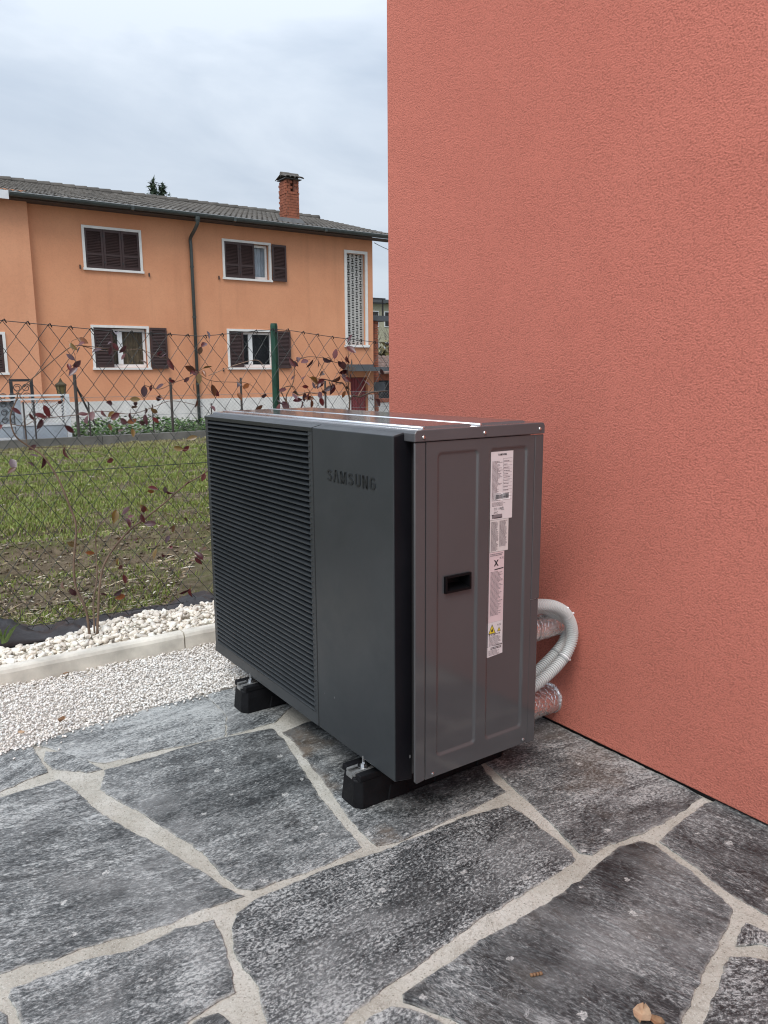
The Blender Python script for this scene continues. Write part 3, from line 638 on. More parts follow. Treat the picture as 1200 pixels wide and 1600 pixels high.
# fan guard and coil seen through the upper slots
fg = MB()
for yy in np.linspace(2.0, 2.6, 11): fg.box(1.092, 1.0955, yy-.004, yy+.004, LZ0+.02, LZ1-.01)
for zz in np.linspace(.2, .96, 12): fg.box(1.0957, 1.0985, LY0+.03, LY1-.01, zz-.003, zz+.003)
fg.build('fan_guard', M['coil'], hp)
# side: corner post, service panel with two pressed fields, rear strips
cp = MB(); cp.poly_extrude([(XS, .122), (XS+.006, ZB), (1.1205, ZB+.004), (1.1205, .9905), (XS, .9905)], lambda u, v: (u, YN+.007, v), lambda u, v: (u, YN, v))
cp.build('corner_post', M['steel_paint'], hp, bevel=.0025)
def pressed_panel(x0, x1, z0, z1, fields, name):
    """sheet with rounded pressed fields: rings around each field dip 4 mm and come back"""
    g = MB(); y0_ = YN
    def rr(xa, xb, za, zb_, r, n=6):
        o = []
        for cx, cz, a0 in ((xb-r, zb_-r, 0), (xa+r, zb_-r, 90), (xa+r, za+r, 180), (xb-r, za+r, 270)):
            for k in range(n+1): an = math.radians(a0+90*k/n); o.append((cx+r*math.cos(an), cz+r*math.sin(an)))
        return o
    loops = []
    for (xa, xb, za, zb_) in fields:
        rings = [(0, 0), (.003, .0008), (.0055, .0026), (.008, .0040), (.010, .0044)]
        ids = []
        for ins, dp in rings:
            pts = rr(xa+ins, xb-ins, za+ins, zb_-ins, .014-ins*.5); b = len(g.v); g.v += [(u, y0_+dp, v) for u, v in pts]; ids.append([b+i for i in range(len(pts))])
        for p_, q_ in zip(ids, ids[1:]):
            n_ = len(p_)
            for i in range(n_): g.f.append((p_[i], p_[(i+1) % n_], q_[(i+1) % n_], q_[i]))
        if xa < 1.2:
            hl = [(1.186, .610), (1.263, .610), (1.263, .646), (1.186, .646)]; hb_ = len(g.v); g.v += [(u, y0_+.0044, v) for u, v in hl]
            ii = list(ids[-1])+[hb_+3, hb_+2, hb_+1, hb_]
            for t_ in tessellate_polygon([[Vector((g.v[i][0], g.v[i][2], 0)) for i in ids[-1]], [Vector((u, v, 0)) for u, v in hl[::-1]]]): g.f.append(tuple(ii[i] for i in t_))
        else: g.f.append(tuple(ids[-1]))
        loops.append(ids[0])
    outer = [(x0, z0), (x1, z0), (x1, z1), (x0, z1)]; b = len(g.v); g.v += [(u, y0_, v) for u, v in outer]
    polys = [[Vector((u, v, 0)) for u, v in outer]] + [[Vector((g.v[i][0], g.v[i][2], 0)) for i in lp][::-1] for lp in loops]
    idx = [b+i for i in range(4)] + [i for lp in loops for i in lp[::-1]]
    for t_ in tessellate_polygon(polys): g.f.append(tuple(idx[i] for i in t_))
    b2 = len(g.v); g.v += [(u, y0_+.006, v) for u, v in outer]
    for i in range(4): g.f.append((b+i, b+(i+1) % 4, b2+(i+1) % 4, b2+i))
    o = g.build(name, M['steel_paint'], hp)
    return o
MB().box(X0+.0008, 1.106, 1.8897, 1.8953, ZB+.001, 1.005).build('seam_shade_strip', M['inside'], hp)  # black fill stands in for shade in the open seam beside the grille
pressed_panel(1.1225, 1.4845, .119, .9905, [(1.155, 1.292, .170, .966), (1.323, 1.462, .168, .966)], 'service_panel')
MB().box(1.4865, XB, YN, YN+.007, .537, .9905).build('rear_strip', M['steel_paint'], hp, bevel=.0018)
MB().box(1.4865, XB-.002, YN+.0015, YN+.007, .113, .535).build('rear_strip', M['steel_paint'], hp, bevel=.0018)
# lid with folded skirt, stepped top and beads running along the unit
lid = MB()
prof = [(1.086, .9925), (1.086, 1.012), (1.090, 1.018), (1.096, 1.0205), (XB-.008, 1.0225), (XB-.002, 1.020), (XB+.001, 1.014), (XB+.001, .9925)]
lid.poly_extrude([(u, v) for u, v in prof], lambda u, v: (u, YN-.003, v), lambda u, v: (u, YF, v))
lid.build('lid', M['lid_paint'], hp, bevel=.003, seg=3)
def lid_z(x): return 1.0205+(x-1.096)/(XB-.008-1.096)*.002
lf = MB()
for xa, xb in ((1.142, 1.300), (1.322, 1.490)):
    y0_, y1_ = YN+.035, YF-.03
    za, zb_ = lid_z(xa), lid_z(xb)
    lf.hull8([(xa, y0_, za-.001), (xb, y0_, zb_-.001), (xb, y1_, zb_-.001), (xa, y1_, za-.001), (xa+.008, y0_+.008, za+.0045), (xb-.008, y0_+.008, zb_+.0045), (xb-.008, y1_-.008, zb_+.0045), (xa+.008, y1_-.008, za+.0045)])
lf.build('lid_field', M['lid_paint'], hp, bevel=.0015)
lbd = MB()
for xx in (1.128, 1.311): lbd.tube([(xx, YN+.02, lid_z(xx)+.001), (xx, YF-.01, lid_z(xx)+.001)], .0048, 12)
lbd.build('lid_bead', M['bead_sky_sheen'], hp, smooth=True)
# recessed handle
hd = MB(); hx0, hx1, hz0, hz1 = 1.182, 1.267, .606, .650
yo = YN-.0035
def ringbox(m, a, b):
    (x0, x1, z0, z1, y), (X0_, X1_, Z0_, Z1_, Y_) = a, b
    m.add([(x0, y, z0), (x1, y, z0), (x1, y, z1), (x0, y, z1), (X0_, Y_, Z0_), (X1_, Y_, Z0_), (X1_, Y_, Z1_), (X0_, Y_, Z1_)], [(0,1,5,4),(1,2,6,5),(2,3,7,6),(3,0,4,7)])
ringbox(hd, (hx0, hx1, hz0, hz1, YN+.004), (hx0, hx1, hz0, hz1, yo)); ringbox(hd, (hx0, hx1, hz0, hz1, yo), (hx0+.006, hx1-.006, hz0+.006, hz1-.005, yo))
ringbox(hd, (hx0+.006, hx1-.006, hz0+.006, hz1-.005, yo), (hx0+.011, hx1-.009, hz0+.014, hz1-.007, YN+.034))
hd.quad((hx0+.011, YN+.034, hz0+.014), (hx1-.009, YN+.034, hz0+.014), (hx1-.009, YN+.034, hz1-.007), (hx0+.011, YN+.034, hz1-.007))
M['handle'] = simple('handle_black', (.005, .005, .006), .5, spec=.12); hdo = hd.build('handle', M['handle'], hp)
# screws
for (sx, sz) in ((1.112, 1.003), (1.304, 1.005), (1.499, 1.006), (1.145, .129), (1.469, .131)):
    s_ = MB(); yy = YN-(.0035 if sz > .9 else .0005)
    s_.tube([(sx, yy+.003, sz), (sx, yy-.0012, sz), (sx, yy-.0026, sz)], [.0048, .0046, .0032], 10); s_.box(sx-.0028, sx+.0028, yy-.0031, yy-.0025, sz-.0005, sz+.0005)
    s_.build('screw', M['screw'], hp, smooth=False)
# lettering from strokes
def arc(cx, cy, rx, ry, a0, a1, n=7): return [(cx+rx*math.cos(math.radians(a0+(a1-a0)*i/n)), cy+ry*math.sin(math.radians(a0+(a1-a0)*i/n))) for i in range(n+1)]
LET = {'S': [arc(.30, .73, .19, .17, 15, 180, 7)+arc(.30, .73, .19, .17, 180, 270, 3)[1:]+arc(.30, .27, .20, .29, 80, 0, 3)+arc(.30, .27, .20, .17, 0, -165, 7)],
 'A': [[(.04, 0), (.28, 1)], [(.32, 1), (.56, 0)]], 'M': [[(.10, 0), (.10, 1)], [(.13, .95), (.36, .05)], [(.36, .05), (.59, .95)], [(.62, 0), (.62, 1)]],
 'U': [[(.10, 1), (.10, .27)]+arc(.30, .27, .20, .17, 180, 360, 8)+[(.50, .27), (.50, 1)]], 'N': [[(.10, 0), (.10, 1)], [(.12, .95), (.48, .05)], [(.50, 0), (.50, 1)]],
 'G': [arc(.30, .73, .20, .17, 15, 180, 7)+arc(.30, .27, .20, .17, 180, 360, 8)+[(.50, .48), (.32, .48)]]}
def stroke_word(word, mapf, sw=.16, gap=.17, wd=.60):
    m = MB(); u0_ = 0; tot = sum((.72 if ch == 'M' else wd) for ch in word)+gap*(len(word)-1)
    for ch in word:
        for pl in LET[ch]:
            n = len(pl); L = []; R_ = []
            for i in range(n):
                dx = pl[min(i+1, n-1)][0]-pl[max(i-1, 0)][0]; dy = pl[min(i+1, n-1)][1]-pl[max(i-1, 0)][1]; ln = math.hypot(dx, dy) or 1
                nx_, ny_ = -dy/ln*sw/2, dx/ln*sw/2*.8
                if abs(dy) > .8 and n == 2: nx_, ny_ = (-sw/2*math.copysign(1, dy), 0)
                L.append((pl[i][0]+nx_, pl[i][1]+ny_)); R_.append((pl[i][0]-nx_, pl[i][1]-ny_))
            b = len(m.v)
            for k, arr in ((0, L), (0, R_), (1, L), (1, R_)):
                for (a_, c_) in arr: m.v.append(tuple(mapf((u0_+a_)/tot, c_, k)))
            for i in range(n-1):
                m.f += [(b+2*n+i, b+2*n+i+1, b+3*n+i+1, b+3*n+i), (b+i, b+i+1, b+2*n+i+1, b+2*n+i), (b+n+i, b+n+i+1, b+3*n+i+1, b+3*n+i)]
            m.f += [(b, b+n, b+3*n, b+2*n), (b+n-1, b+2*n-1, b+4*n-1, b+3*n-1)]
        u0_ += (.72 if ch == 'M' else wd)+gap
    return m
stroke_word('SAMSUNG', lambda u, v, k: (X0+.001-.0026*k, 1.812-.238*u, .8655+.0335*v)).build('logo', M['logo'], hp)
# stickers on the service panel
ys = YN+.0040
def print_text(txt, x, z, h, mat, parent, yy):
    cu = bpy.data.curves.new('txt', 'FONT'); cu.body = txt; cu.size = h*1.38; o = bpy.data.objects.new('txt', cu); COL.objects.link(o)
    bpy.context.view_layer.update(); me = bpy.data.meshes.new_from_object(o.evaluated_get(bpy.context.evaluated_depsgraph_get())); bpy.data.objects.remove(o); bpy.data.curves.remove(cu)
    me.transform(Matrix(((1, 0, 0, 0), (0, 0, 1, 0), (0, 1, 0, 0), (0, 0, 0, 1)))); me.name = 'lettering'; me.materials.clear(); me.materials.append(mat)
    return shared(me, 'lettering', parent, (x, yy, z))
def lab_box(xa, xb, z0, z1, lab, skew=0, yy=ys):
    m = MB(); m.hull8([(xa, yy-.0004, z0), (xb, yy-.0004, z0+skew), (xb, yy+.0006, z0+skew), (xa, yy+.0006, z0), (xa, yy-.0004, z1), (xb, yy-.0004, z1+skew), (xb, yy+.0006, z1+skew), (xa, yy+.0006, z1)])
    return tag(m.build('sticker', M['paper'], hp), lab)
def bars(mb, x0, x1, zt, n, dz, h, y, rag=.5, minw=.3):
    for i in range(n):
        L = (x1-x0)*(1-rag*RNG.random()); L = max(L, (x1-x0)*minw); z = zt-i*dz; xx = x0
        while xx < x0+L-.001:
            ww = RNG.uniform(.002, .008); e_ = min(xx+ww, x0+L); mb.quad((xx, y, z-h), (e_, y, z-h), (e_, y, z), (xx, y, z)); xx = e_+.0009
yl = ys-.0008
l1 = lab_box(1.334, 1.411, .776, .9535, 'white rating plate sticker headed SAMSUNG')
i1 = MB(); bars(i1, 1.338, 1.375, .929, 36, .0029, .0014, yl, .55, .45); bars(i1, 1.3785, 1.402, .929, 12, .0085, .0018, yl, .5); bars(i1, 1.340, 1.395, .8215, 4, .0028, .0012, yl, .4)
tag(i1.build('printed_lines', M['ink_soft'], l1, recalc=False), kind='stuff')
i2 = MB()
for z in np.linspace(.826, .9345, 13): i2.quad((1.376, yl, z), (1.408, yl, z), (1.408, yl, z+.0006), (1.376, yl, z+.0006))
i2.quad((1.3765, yl, .826), (1.3771, yl, .826), (1.3771, yl, .936), (1.3765, yl, .936))
tag(i2.build('table_rule', M['ink_soft'], l1, recalc=False), kind='stuff')
MB().quad((1.344, yl+.0002, .826), (1.403, yl+.0002, .826), (1.403, yl+.0002, .846), (1.344, yl+.0002, .846)).build('serial_patch', M['tie'], l1, recalc=False)
bc = MB(); xx = 1.3515
while xx < 1.397:
    ww = random.choice((.0006, .0012, .0018)); bc.quad((xx, yl-.0002, .8300), (xx+ww, yl-.0002, .8300), (xx+ww, yl-.0002, .8420), (xx, yl-.0002, .8420)); xx += ww+random.choice((.0007, .0012))
tag(bc.build('barcode', M['ink'], l1, recalc=False), kind='stuff')
print_text('CE 1190', 1.346, .8015, .0062, M['ink'], l1, yl); print_text('EAC', 1.346, .7925, .0055, M['ink'], l1, yl)
tr = MB()
def tri_out(m, cx, z0, w_, h_, y, t_=.0011):
    P_ = [(cx-w_/2, z0), (cx+w_/2, z0), (cx, z0+h_)]; c_ = (cx, z0+h_/3)
    I = [(c_[0]+(p_[0]-c_[0])*(1-t_*3.2/h_*1.2), c_[1]+(p_[1]-c_[1])*(1-t_*3.2/h_*1.2)) for p_ in P_]
    for k in range(3): a_, b_ = P_[k], P_[(k+1) % 3]; c2, d2 = I[(k+1) % 3], I[k]; m.quad((a_[0], y, a_[1]), (b_[0], y, b_[1]), (c2[0], y, c2[1]), (d2[0], y, d2[1]))
tri_out(tr, 1.3775, .800, .010, .010, yl, .0006); tr.box(1.3772, 1.3778, yl-.0001, yl+.0003, .803, .807); tr.build('warning_mark', M['ink'], l1, recalc=False)
em = MB(); em.quad((1.340, yl, .7795), (1.3755, yl, .7795), (1.3755, yl, .7900), (1.340, yl, .7900)); em.build('energy_mark', M['ink_soft'], l1, recalc=False)
em = MB(); em.quad((1.348, yl-.0002, .7795), (1.3755, yl-.0002, .7795), (1.3755, yl-.0002, .7822), (1.348, yl-.0002, .7815)); em.quad((1.339, yl-.0002, .7875), (1.345, yl-.0002, .7875), (1.345, yl-.0002, .790), (1.339, yl-.0002, .790)); em.build('energy_bar', M['ink'], l1, recalc=False)
stroke_word('SAMSUNG', lambda u, v, k: (1.358+.030*u, yl-.0001*k, .9430+.0052*v), sw=.2).build('lettering', M['ink'], l1, recalc=False)
l2 = lab_box(1.3345, 1.399, .690, .7752, 'cream sticker with two dense columns of small print')
i3 = MB(); bars(i3, 1.3375, 1.3640, .7705, 27, .0029, .0016, yl, .3, .6); bars(i3, 1.3670, 1.3955, .7715, 24, .0029, .0016, yl, .3, .6); tag(i3.build('printed_lines', M['ink_soft'], l2, recalc=False), kind='stuff')
M['paper_pink'] = simple('label_paper_pink', (.68, .55, .56), .45, var=.03); M['paper_cream'] = simple('label_paper_cream', (.66, .62, .60), .5, var=.03)
l2.data.materials[0] = M['paper_cream']
l3 = lab_box(1.334, 1.386, .4985, .6890, 'long pink notice strip marked R-32 with a black cross'); l3.data.materials[0] = M['paper_pink']
i4 = MB(); bars(i4, 1.3365, 1.384, .6855, 2, .004, .0022, yl, .15, .8); bars(i4, 1.3385, 1.384, .637, 38, .0032, .0015, yl, .45, .5); tag(i4.build('printed_lines', M['ink_soft'], l3, recalc=False), kind='stuff')
print_text('R-32', 1.370, .669, .0052, M['ink'], l3, yl)
cx_ = MB()
for s1 in (1, -1): cx_.hull8([(1.358-.006*s1-.0022, yl, .6515), (1.358-.006*s1+.0022, yl, .6515), (1.358-.006*s1+.0022, yl+.0003, .6515), (1.358-.006*s1-.0022, yl+.0003, .6515), (1.358+.006*s1-.0022, yl, .668), (1.358+.006*s1+.0022, yl, .668), (1.358+.006*s1+.0022, yl+.0003, .668), (1.358+.006*s1-.0022, yl+.0003, .668)])
cx_.quad((1.352, yl, .6405), (1.384, yl, .6425), (1.384, yl, .6455), (1.352, yl, .6432)); cx_.build('cross_mark', M['ink'], l3, recalc=False)
l4 = lab_box(1.3335, 1.3855, .4310, .4980, 'white warning sticker with a yellow flammable triangle'); 
yt = MB(); yt.add([(1.3355, yl, .468), (1.3585, yl, .468), (1.347, yl, .4915)], [(0, 1, 2)]); yt.add([(1.3665, yl, .471), (1.3775, yl, .471), (1.372, yl, .4815)], [(0, 1, 2)]); yt.build('warning_triangle', M['yellow'], l4, recalc=False)
tr = MB(); tri_out(tr, 1.347, .4665, .0265, .027, yl-.0002, .0013); tri_out(tr, 1.372, .470, .0130, .0125, yl-.0002, .0009); tr.add([(1.3445, yl-.0003, .472), (1.3495, yl-.0003, .472), (1.3505, yl-.0003, .4765), (1.3478, yl-.0003, .482), (1.3462, yl-.0003, .479), (1.3440, yl-.0003, .4765)], [(0, 1, 2, 3, 4, 5)]); tr.build('triangle_outline', M['ink'], l4, recalc=False)
print_text('R-32', 1.366, .486, .0052, M['ink'], l4, yl)
i5 = MB(); bars(i5, 1.337, 1.382, .459, 9, .0031, .0014, yl, .35, .5); tag(i5.build('printed_lines', M['ink_soft'], l4, recalc=False), kind='stuff')
pic = MB()
for bx0, bx1, bz0, bz1 in ((1.336, 1.341, .461, .467), (1.345, 1.349, .461, .466), (1.352, 1.359, .4605, .4655), (1.359, 1.369, .4635, .4655), (1.371, 1.376, .4625, .467)): pic.quad((bx0, yl, bz0), (bx1, yl, bz0), (bx1, yl, bz1), (bx0, yl, bz1))
pic.build('pictogram', M['ink_soft'], l4, recalc=False)
l5 = lab_box(1.3325, 1.3865, .4020, .4300, 'small white caution sticker at the bottom of the row', skew=.004)
i6 = MB(); bars(i6, 1.343, 1.383, .4285, 2, .0035, .0022, yl, .15, .8); i6.build('printed_heading', M['ink'], l5, recalc=False)
i7 = MB(); bars(i7, 1.336, 1.376, .4205, 5, .0031, .0014, yl, .3, .6); tag(i7.build('printed_lines', M['ink_soft'], l5, recalc=False), kind='stuff')

# rubber feet under the unit
def rubber_foot(y0, label):
    ft = thing('rubber_foot', (1.29, y0+.05, 0), label, 'rubber foot', 'rubber blocks carrying the heat pump')
    xa, xb = 1.003, 1.555; y1 = y0+.105; H = .080; cxx = .022
    b = MB()
    lower = [(xa+.017, y0), (xb-.030, y0), (xb, y0+cxx), (xb, y1-cxx), (xb-.030, y1), (xa+.017, y1), (xa, y1-cxx), (xa, y0+cxx)]
    upper = [(xa+.022, y0+.008), (xb-.034, y0+.008), (xb-.006, y0+cxx+.006), (xb-.006, y1-cxx-.006), (xb-.034, y1-.008), (xa+.022, y1-.008), (xa+.006, y1-cxx-.006), (xa+.006, y0+cxx+.006)]
    b.v += [(u, v, 0) for u, v in lower]+[(u, v, H*.93) for u, v in upper]
    cu_ = [( (u-1.285)*.985+1.285, (v-(y0+.0525))*.88+y0+.0525) for u, v in upper]; b.v += [(u, v, H) for u, v in cu_]
    for r_ in (0, 8):
        for i in range(8): b.f.append((r_+i, r_+(i+1) % 8, r_+8+(i+1) % 8, r_+8+i))
    b.f += [tuple(reversed(range(8))), tuple(range(16, 24))]
    for s1 in (-1, 1):                                              # cheeks either side of the rail
        c_ = y0+.0525+s1*.0345
        b.hull8([(xa+.012, c_-.0125, H-.004), (xb-.014, c_-.0125, H-.004), (xb-.014, c_+.0125, H-.004), (xa+.012, c_+.0125, H-.004), (xa+.014, c_-.0115, .0935), (xb-.02, c_-.0115, .0935), (xb-.02, c_+.0115, .0935), (xa+.014, c_+.0115, .0935)])
    # gusset hump towards the middle
    ym = y0+.0525
    b.hull8([(1.08, ym-.036, H-.002), (1.50, ym-.036, H-.002), (1.50, ym+.036, H-.002), (1.08, ym+.036, H-.002), (1.100, ym-.030, .1095), (1.465, ym-.030, .1095), (1.465, ym+.030, .1095), (1.100, ym+.030, .1095)])
    # drain arch ribs on the flanks
    for sx in (1.10, 1.26, 1.42): b.hull8([(sx, y0-.004, .002), (sx+.075, y0-.004, .002), (sx+.075, y0+.006, .002), (sx, y0+.006, .002), (sx+.012, y0+.002, .042), (sx+.063, y0+.002, .042), (sx+.063, y0+.008, .042), (sx+.012, y0+.008, .042)])
    b.build('rubber_body', M['rubber'], ft, bevel=.004)
    r = MB(); z0_ = H+.0008
    r.box(xa+.012, 1.13, ym-.019, ym+.019, z0_, z0_+.002)
    for s1 in (-1, 1): r.box(xa+.012, 1.13, ym+s1*.019-.0015, ym+s1*.019+.0015, z0_+.0005, z0_+.010); r.box(xa+.012, 1.13, ym+s1*.0135-.0045, ym+s1*.0135+.0045, z0_+.0102, z0_+.0122)
    r.box(xa+.007, xa+.0118, ym-.014, ym+.014, H-.010, z0_+.004)
    r.build('rail', M['zinc'], ft)
    bt = MB(); bx = 1.058
    bt.tube([(bx, ym, z0_+.0123), (bx, ym, z0_+.0143)], .0175, 18); bt.tube([(bx, ym, z0_+.0143), (bx, ym, z0_+.022)], .0095, 6); bt.tube([(bx, ym, z0_+.021), (bx, ym, z0_+.042)], .0048, 8)
    bt.build('bolt', M['screw'], ft)
    fl = MB(); fl.box(1.09, 1.50, ym-.03, ym+.03, .110, .1148); fl.build('mounting_foot', M['black'], ft)
    return ft
rubber_foot(1.598, 'black rubber foot with a bolt under the near end of the heat pump')
rubber_foot(2.325, 'black rubber foot with a bolt under the far end, by the gravel')

# foil wrapped pipes into the red wall
def foil_pipe(y_, z_, r_, lab):
    m = MB(); pts = []; rs = []
    for i in range(26):
        u = i/25; x_ = 1.47+(XW+.015-1.47)*u; pts.append((x_, y_, z_)); rr_ = r_*(1+.012*math.sin(i*2.1)+.02*(mnoise.noise(Vector((i*.7, y_*9, z_*7)))))
        rs.append(rr_*(1.025 if .44 < u < .74 else 1.0))
    m.tube(pts, rs, 28)
    for k, v in enumerate(m.v):
        d_ = .0016*mnoise.noise(Vector((v[0]*60, v[1]*60, v[2]*60))); m.v[k] = (v[0], v[1]+d_, v[2]+d_)
    t_ = thing('foil_pipe', (1.66, y_, z_-r_), lab, 'insulated pipe', 'foil wrapped pipes entering the red wall')
    m.build('pipe_wrap', M['foil'], t_, smooth=True)
    MB().tube([(XW-.010, y_, z_), (XW-.002, y_, z_), (XW+.003, y_, z_)], [r_*1.03, r_*1.05, r_*1.05], 28).build('wall_seal', M['foil'], t_, smooth=True)
    tp_ = MB(); tp_.tube([(1.675+.004*k, y_, z_) for k in range(3)], r_*1.036, 28, cap=False); tp_.build('tape_band', M['foil'], t_, smooth=True)
foil_pipe(1.680, .088, .049, 'silver foil wrapped pipe nearest the ground entering the red wall')
foil_pipe(1.640, .372, .047, 'upper silver foil wrapped pipe behind the grey hoses')
# corrugated hoses looping behind the unit
def hose(pts, r_, lab, ties):
    path = catmull(pts, 40); L = [0]
    for a_, b_ in zip(path, path[1:]): L.append(L[-1]+(b_-a_).length)
    n_ = int(L[-1]/.00105); Q = []; k = 0
    for i in range(n_+1):
        s_ = L[-1]*i/n_
        while k < len(L)-2 and L[k+1] < s_: k += 1
        u = (s_-L[k])/max(1e-9, L[k+1]-L[k]); Q.append(path[k].lerp(path[k+1], u))
    rs = [r_*(1+(.05 if i % 7 < 4 else -.14)) for i in range(n_+1)]
    o = MB().tube(Q, rs, 18).build('corrugated_hose', M['hose'], smooth=False); tag(o, lab, 'hose', 'grey corrugated conduits looping behind the heat pump')
    for f_, mat in ties:
        i = int(n_*f_); tt = MB(); tt.tube(Q[i-2:i+3], r_*1.09, 18, cap=False); d_ = (Q[i]-Vector((1.53, 1.56, .40))).normalized(); d_.y = -.2
        if mat == 'tie': tt.tube([Q[i]+d_*r_*1.02, Q[i]+d_*(r_+.009)], .0035, 8)
        tt.build('cable_tie', M[mat], o, smooth=False)
    return o
A1 = [(806, 944), (838, 945), (864, 947), (882, 957), (892, 975), (894, 996), (886, 1019), (871, 1039), (850, 1059), (826, 1078)]
hose([on('y', 1.555, x_, y_) for x_, y_ in A1], .0175, 'outer grey corrugated hose, thick loop nearest the viewer', ((.42, 'tie'), (.70, 'tie'), (.715, 'tie_grey')))
B1 = [(812, 955), (848, 950), (872, 962), (884, 980), (882, 1000), (870, 1018), (852, 1037), (832, 1056), (812, 1074)]
hose([on('y', 1.605, x_, y_) for x_, y_ in B1], .0170, 'inner grey corrugated hose tucked inside the larger loop', ((.66, 'tie_grey'),))

# ================================================================== WIRE FENCE
YFN = 3.62
fn = thing('wire_fence', (1.2, YFN, 0), 'dark green chain link fence with a green post in front of the field', 'fence')
TW = [(-2.2, 1.36), (-.65, 1.41), (.2, 1.402), (.50, 1.388), (1.0, 1.352), (1.43, 1.338), (1.80, 1.380), (1.88, 1.380), (2.15, 1.350), (2.5, 1.322), (3.2, 1.30), (4.4, 1.36)]
twx = np.array([a for a, _ in TW]); twz = np.array([b for _, b in TW]); top_at = lambda x: float(np.interp(x, twx, twz))
for px_ in (-.65, 1.825, 4.3):
    m = MB(); m.tube([(px_, YFN+.024, -.3), (px_, YFN+.024, 1.40), (px_, YFN+.024, 1.412)], [.0185, .0185, .016], 14)
    po = m.build('post', M['post'], fn, smooth=False)
    for zz in (1.375, .73): MB().box(px_-.006, px_+.006, YFN-.004, YFN+.006, zz-.008, zz+.008).build('clip', M['dark_metal'], po)
def tension(zf, r_=.0018):
    xs_ = np.linspace(-2.2, 3.6, 70); m = MB(); m.tube([(x_, YFN-.002, zf(x_)) for x_ in xs_], r_, 5); m.build('tension_wire', M['wire'], fn)
tension(top_at); tension(lambda x_: .728+.006*math.sin(x_*2)); tension(lambda x_: .045+.01*math.sin(x_*3))
DW, DH = .0885, .1215
def fnode(ix, iz, nz):
    x_ = -2.1+ix*DW/2; zt = top_at(x_); z0_ = .02; u = iz/nz; z_ = z0_+(zt-z0_)*u
    return Vector((x_+.010*mnoise.noise(Vector((x_*2.3, z_*2.3, 3)))+.003*mnoise.noise(Vector((ix*1.7, iz*1.3, 1))), YFN+.004*mnoise.noise(Vector((x_*5, z_*5, 8))), z_+.008*mnoise.noise(Vector((x_*2, z_*3, 11)))))
NZ = 22; wid_ = int(5.4/(DW/2))
for i in range(wid_):
    pts = []
    for k in range(NZ+1):
        ix = i + ((k+i) % 2); p_ = fnode(ix, k, NZ); s_ = 1 if (k+i) % 2 else -1
        p_.y += .0022*(1 if (k % 2) else -1); p_.x += s_*.0012; pts.append(p_)
    # twisted knot at the top wire
    e_ = pts[-1]; pts.append(e_+Vector((.008, -.004, .006))); pts.append(e_+Vector((.016, .002, -.010)))
    MB().tube(pts, .00160, 4, cap=False).build('mesh_wire', M['wire'], fn, recalc=False)

# ------------------------------------------------------------------ red leaved shrubs grown through the fence
def leaf_mesh(fold, curl):
    m = MB(); st = [(0, .0), (.18, .17), (.42, .25), (.68, .21), (.88, .10), (1, 0)]; 
    for u, w_ in st:
        z_ = -curl*u*u; m.v += [(u, -w_, z_+fold*w_), (u, 0, z_), (u, w_, z_+fold*w_)]
    for i in range(len(st)-1):
        a_ = i*3; m.f += [(a_, a_+3, a_+4, a_+1), (a_+1, a_+4, a_+5, a_+2)]
    m.tube([(-.28, 0, .02), (0, 0, 0)], .016, 3, cap=False)
    me = m.mesh('leaf'); me.materials.append(M['leaf'])
    for p_ in me.polygons: p_.use_smooth = True
    return me
LEAVES = [leaf_mesh(.35, .15), leaf_mesh(.7, .35), leaf_mesh(.15, .05), leaf_mesh(.5, -.15)]
c1 = [(460,1080),(410,1110),(495,1100),(450,1170),(440,1210),(400,1230),(390,1275),(430,1255),(455,1250),(680,1050),(660,1110),(650,1130),(630,1118),(600,1155),(740,1125),(735,1170),(825,1210),(925,1190),(975,1170),(985,1200),(1180,1130),(1140,1275),(1165,1285),(1190,1260),(1110,1310),(1025,1340),(845,1357),(890,1355),(935,1415),(955,1430),(960,1350),(1130,1350)]
c2 = [(100,1090),(55,1135),(130,1140),(20,1275),(45,1285),(60,1270),(110,1370),(115,1350),(30,1440),(265,1340),(335,1350),(405,1420),(110,1475),(270,1400),(415,1475),(570,1200),(590,1215),(625,1195),(680,1210),(710,1205),(740,1210),(765,1190),(835,1205),(855,1215),(880,1215),(905,1185),(910,1105),(905,1130),(860,1285),(885,1270),(910,1265),(925,1285),(900,1310),(870,1300),(930,1255),(895,1295),(915,1310),(770,1285),(605,1300),(640,1325),(645,1365),(690,1310),(705,1340),(735,1350),(755,1345),(770,1330),(800,1330),(835,1360),(850,1350),(825,1345),(555,1380),(530,1450),(515,1465),(500,1440),(590,1405),(590,1450),(625,1415),(645,1450),(660,1400),(690,1400),(700,1440),(715,1440),(745,1395),(750,1425),(765,1385),(905,1360),(900,1390),(915,1340),(1075,1440),(1055,1445),(1105,1260),(1040,1360)]
c3 = [(320,95),(250,130),(240,115),(165,160),(190,165),(230,190),(270,165),(355,230),(200,335),(355,350),(60,410),(90,460),(150,430),(240,395),(215,400),(630,150),(660,160),(650,180),(600,220),(680,250),(705,215),(720,155),(730,120),(745,90),(755,195),(765,205),(775,245),(730,245),(800,165),(830,135),(840,185),(715,85),(620,110),(800,130),(510,150),(430,160),(480,175),(560,145),(60,130),(15,225),(1005,370),(1015,360),(625,415),(1045,535),(905,565),(915,585),(850,590),(815,570),(1130,490),(640,695),(715,675),(770,665),(790,670),(690,740),(730,725),(780,715),(670,855),(760,845),(965,780),(870,800),(865,770),(940,835),(965,870),(935,895),(865,905),(890,940),(440,795),(430,890),(470,930),(655,960),(675,1005),(680,1050),(385,1125),(355,1130),(555,1150),(625,1170),(690,1165),(1050,1125),(990,1155),(1110,860),(1140,905),(1120,970),(1075,955),(1030,755),(1090,290)]
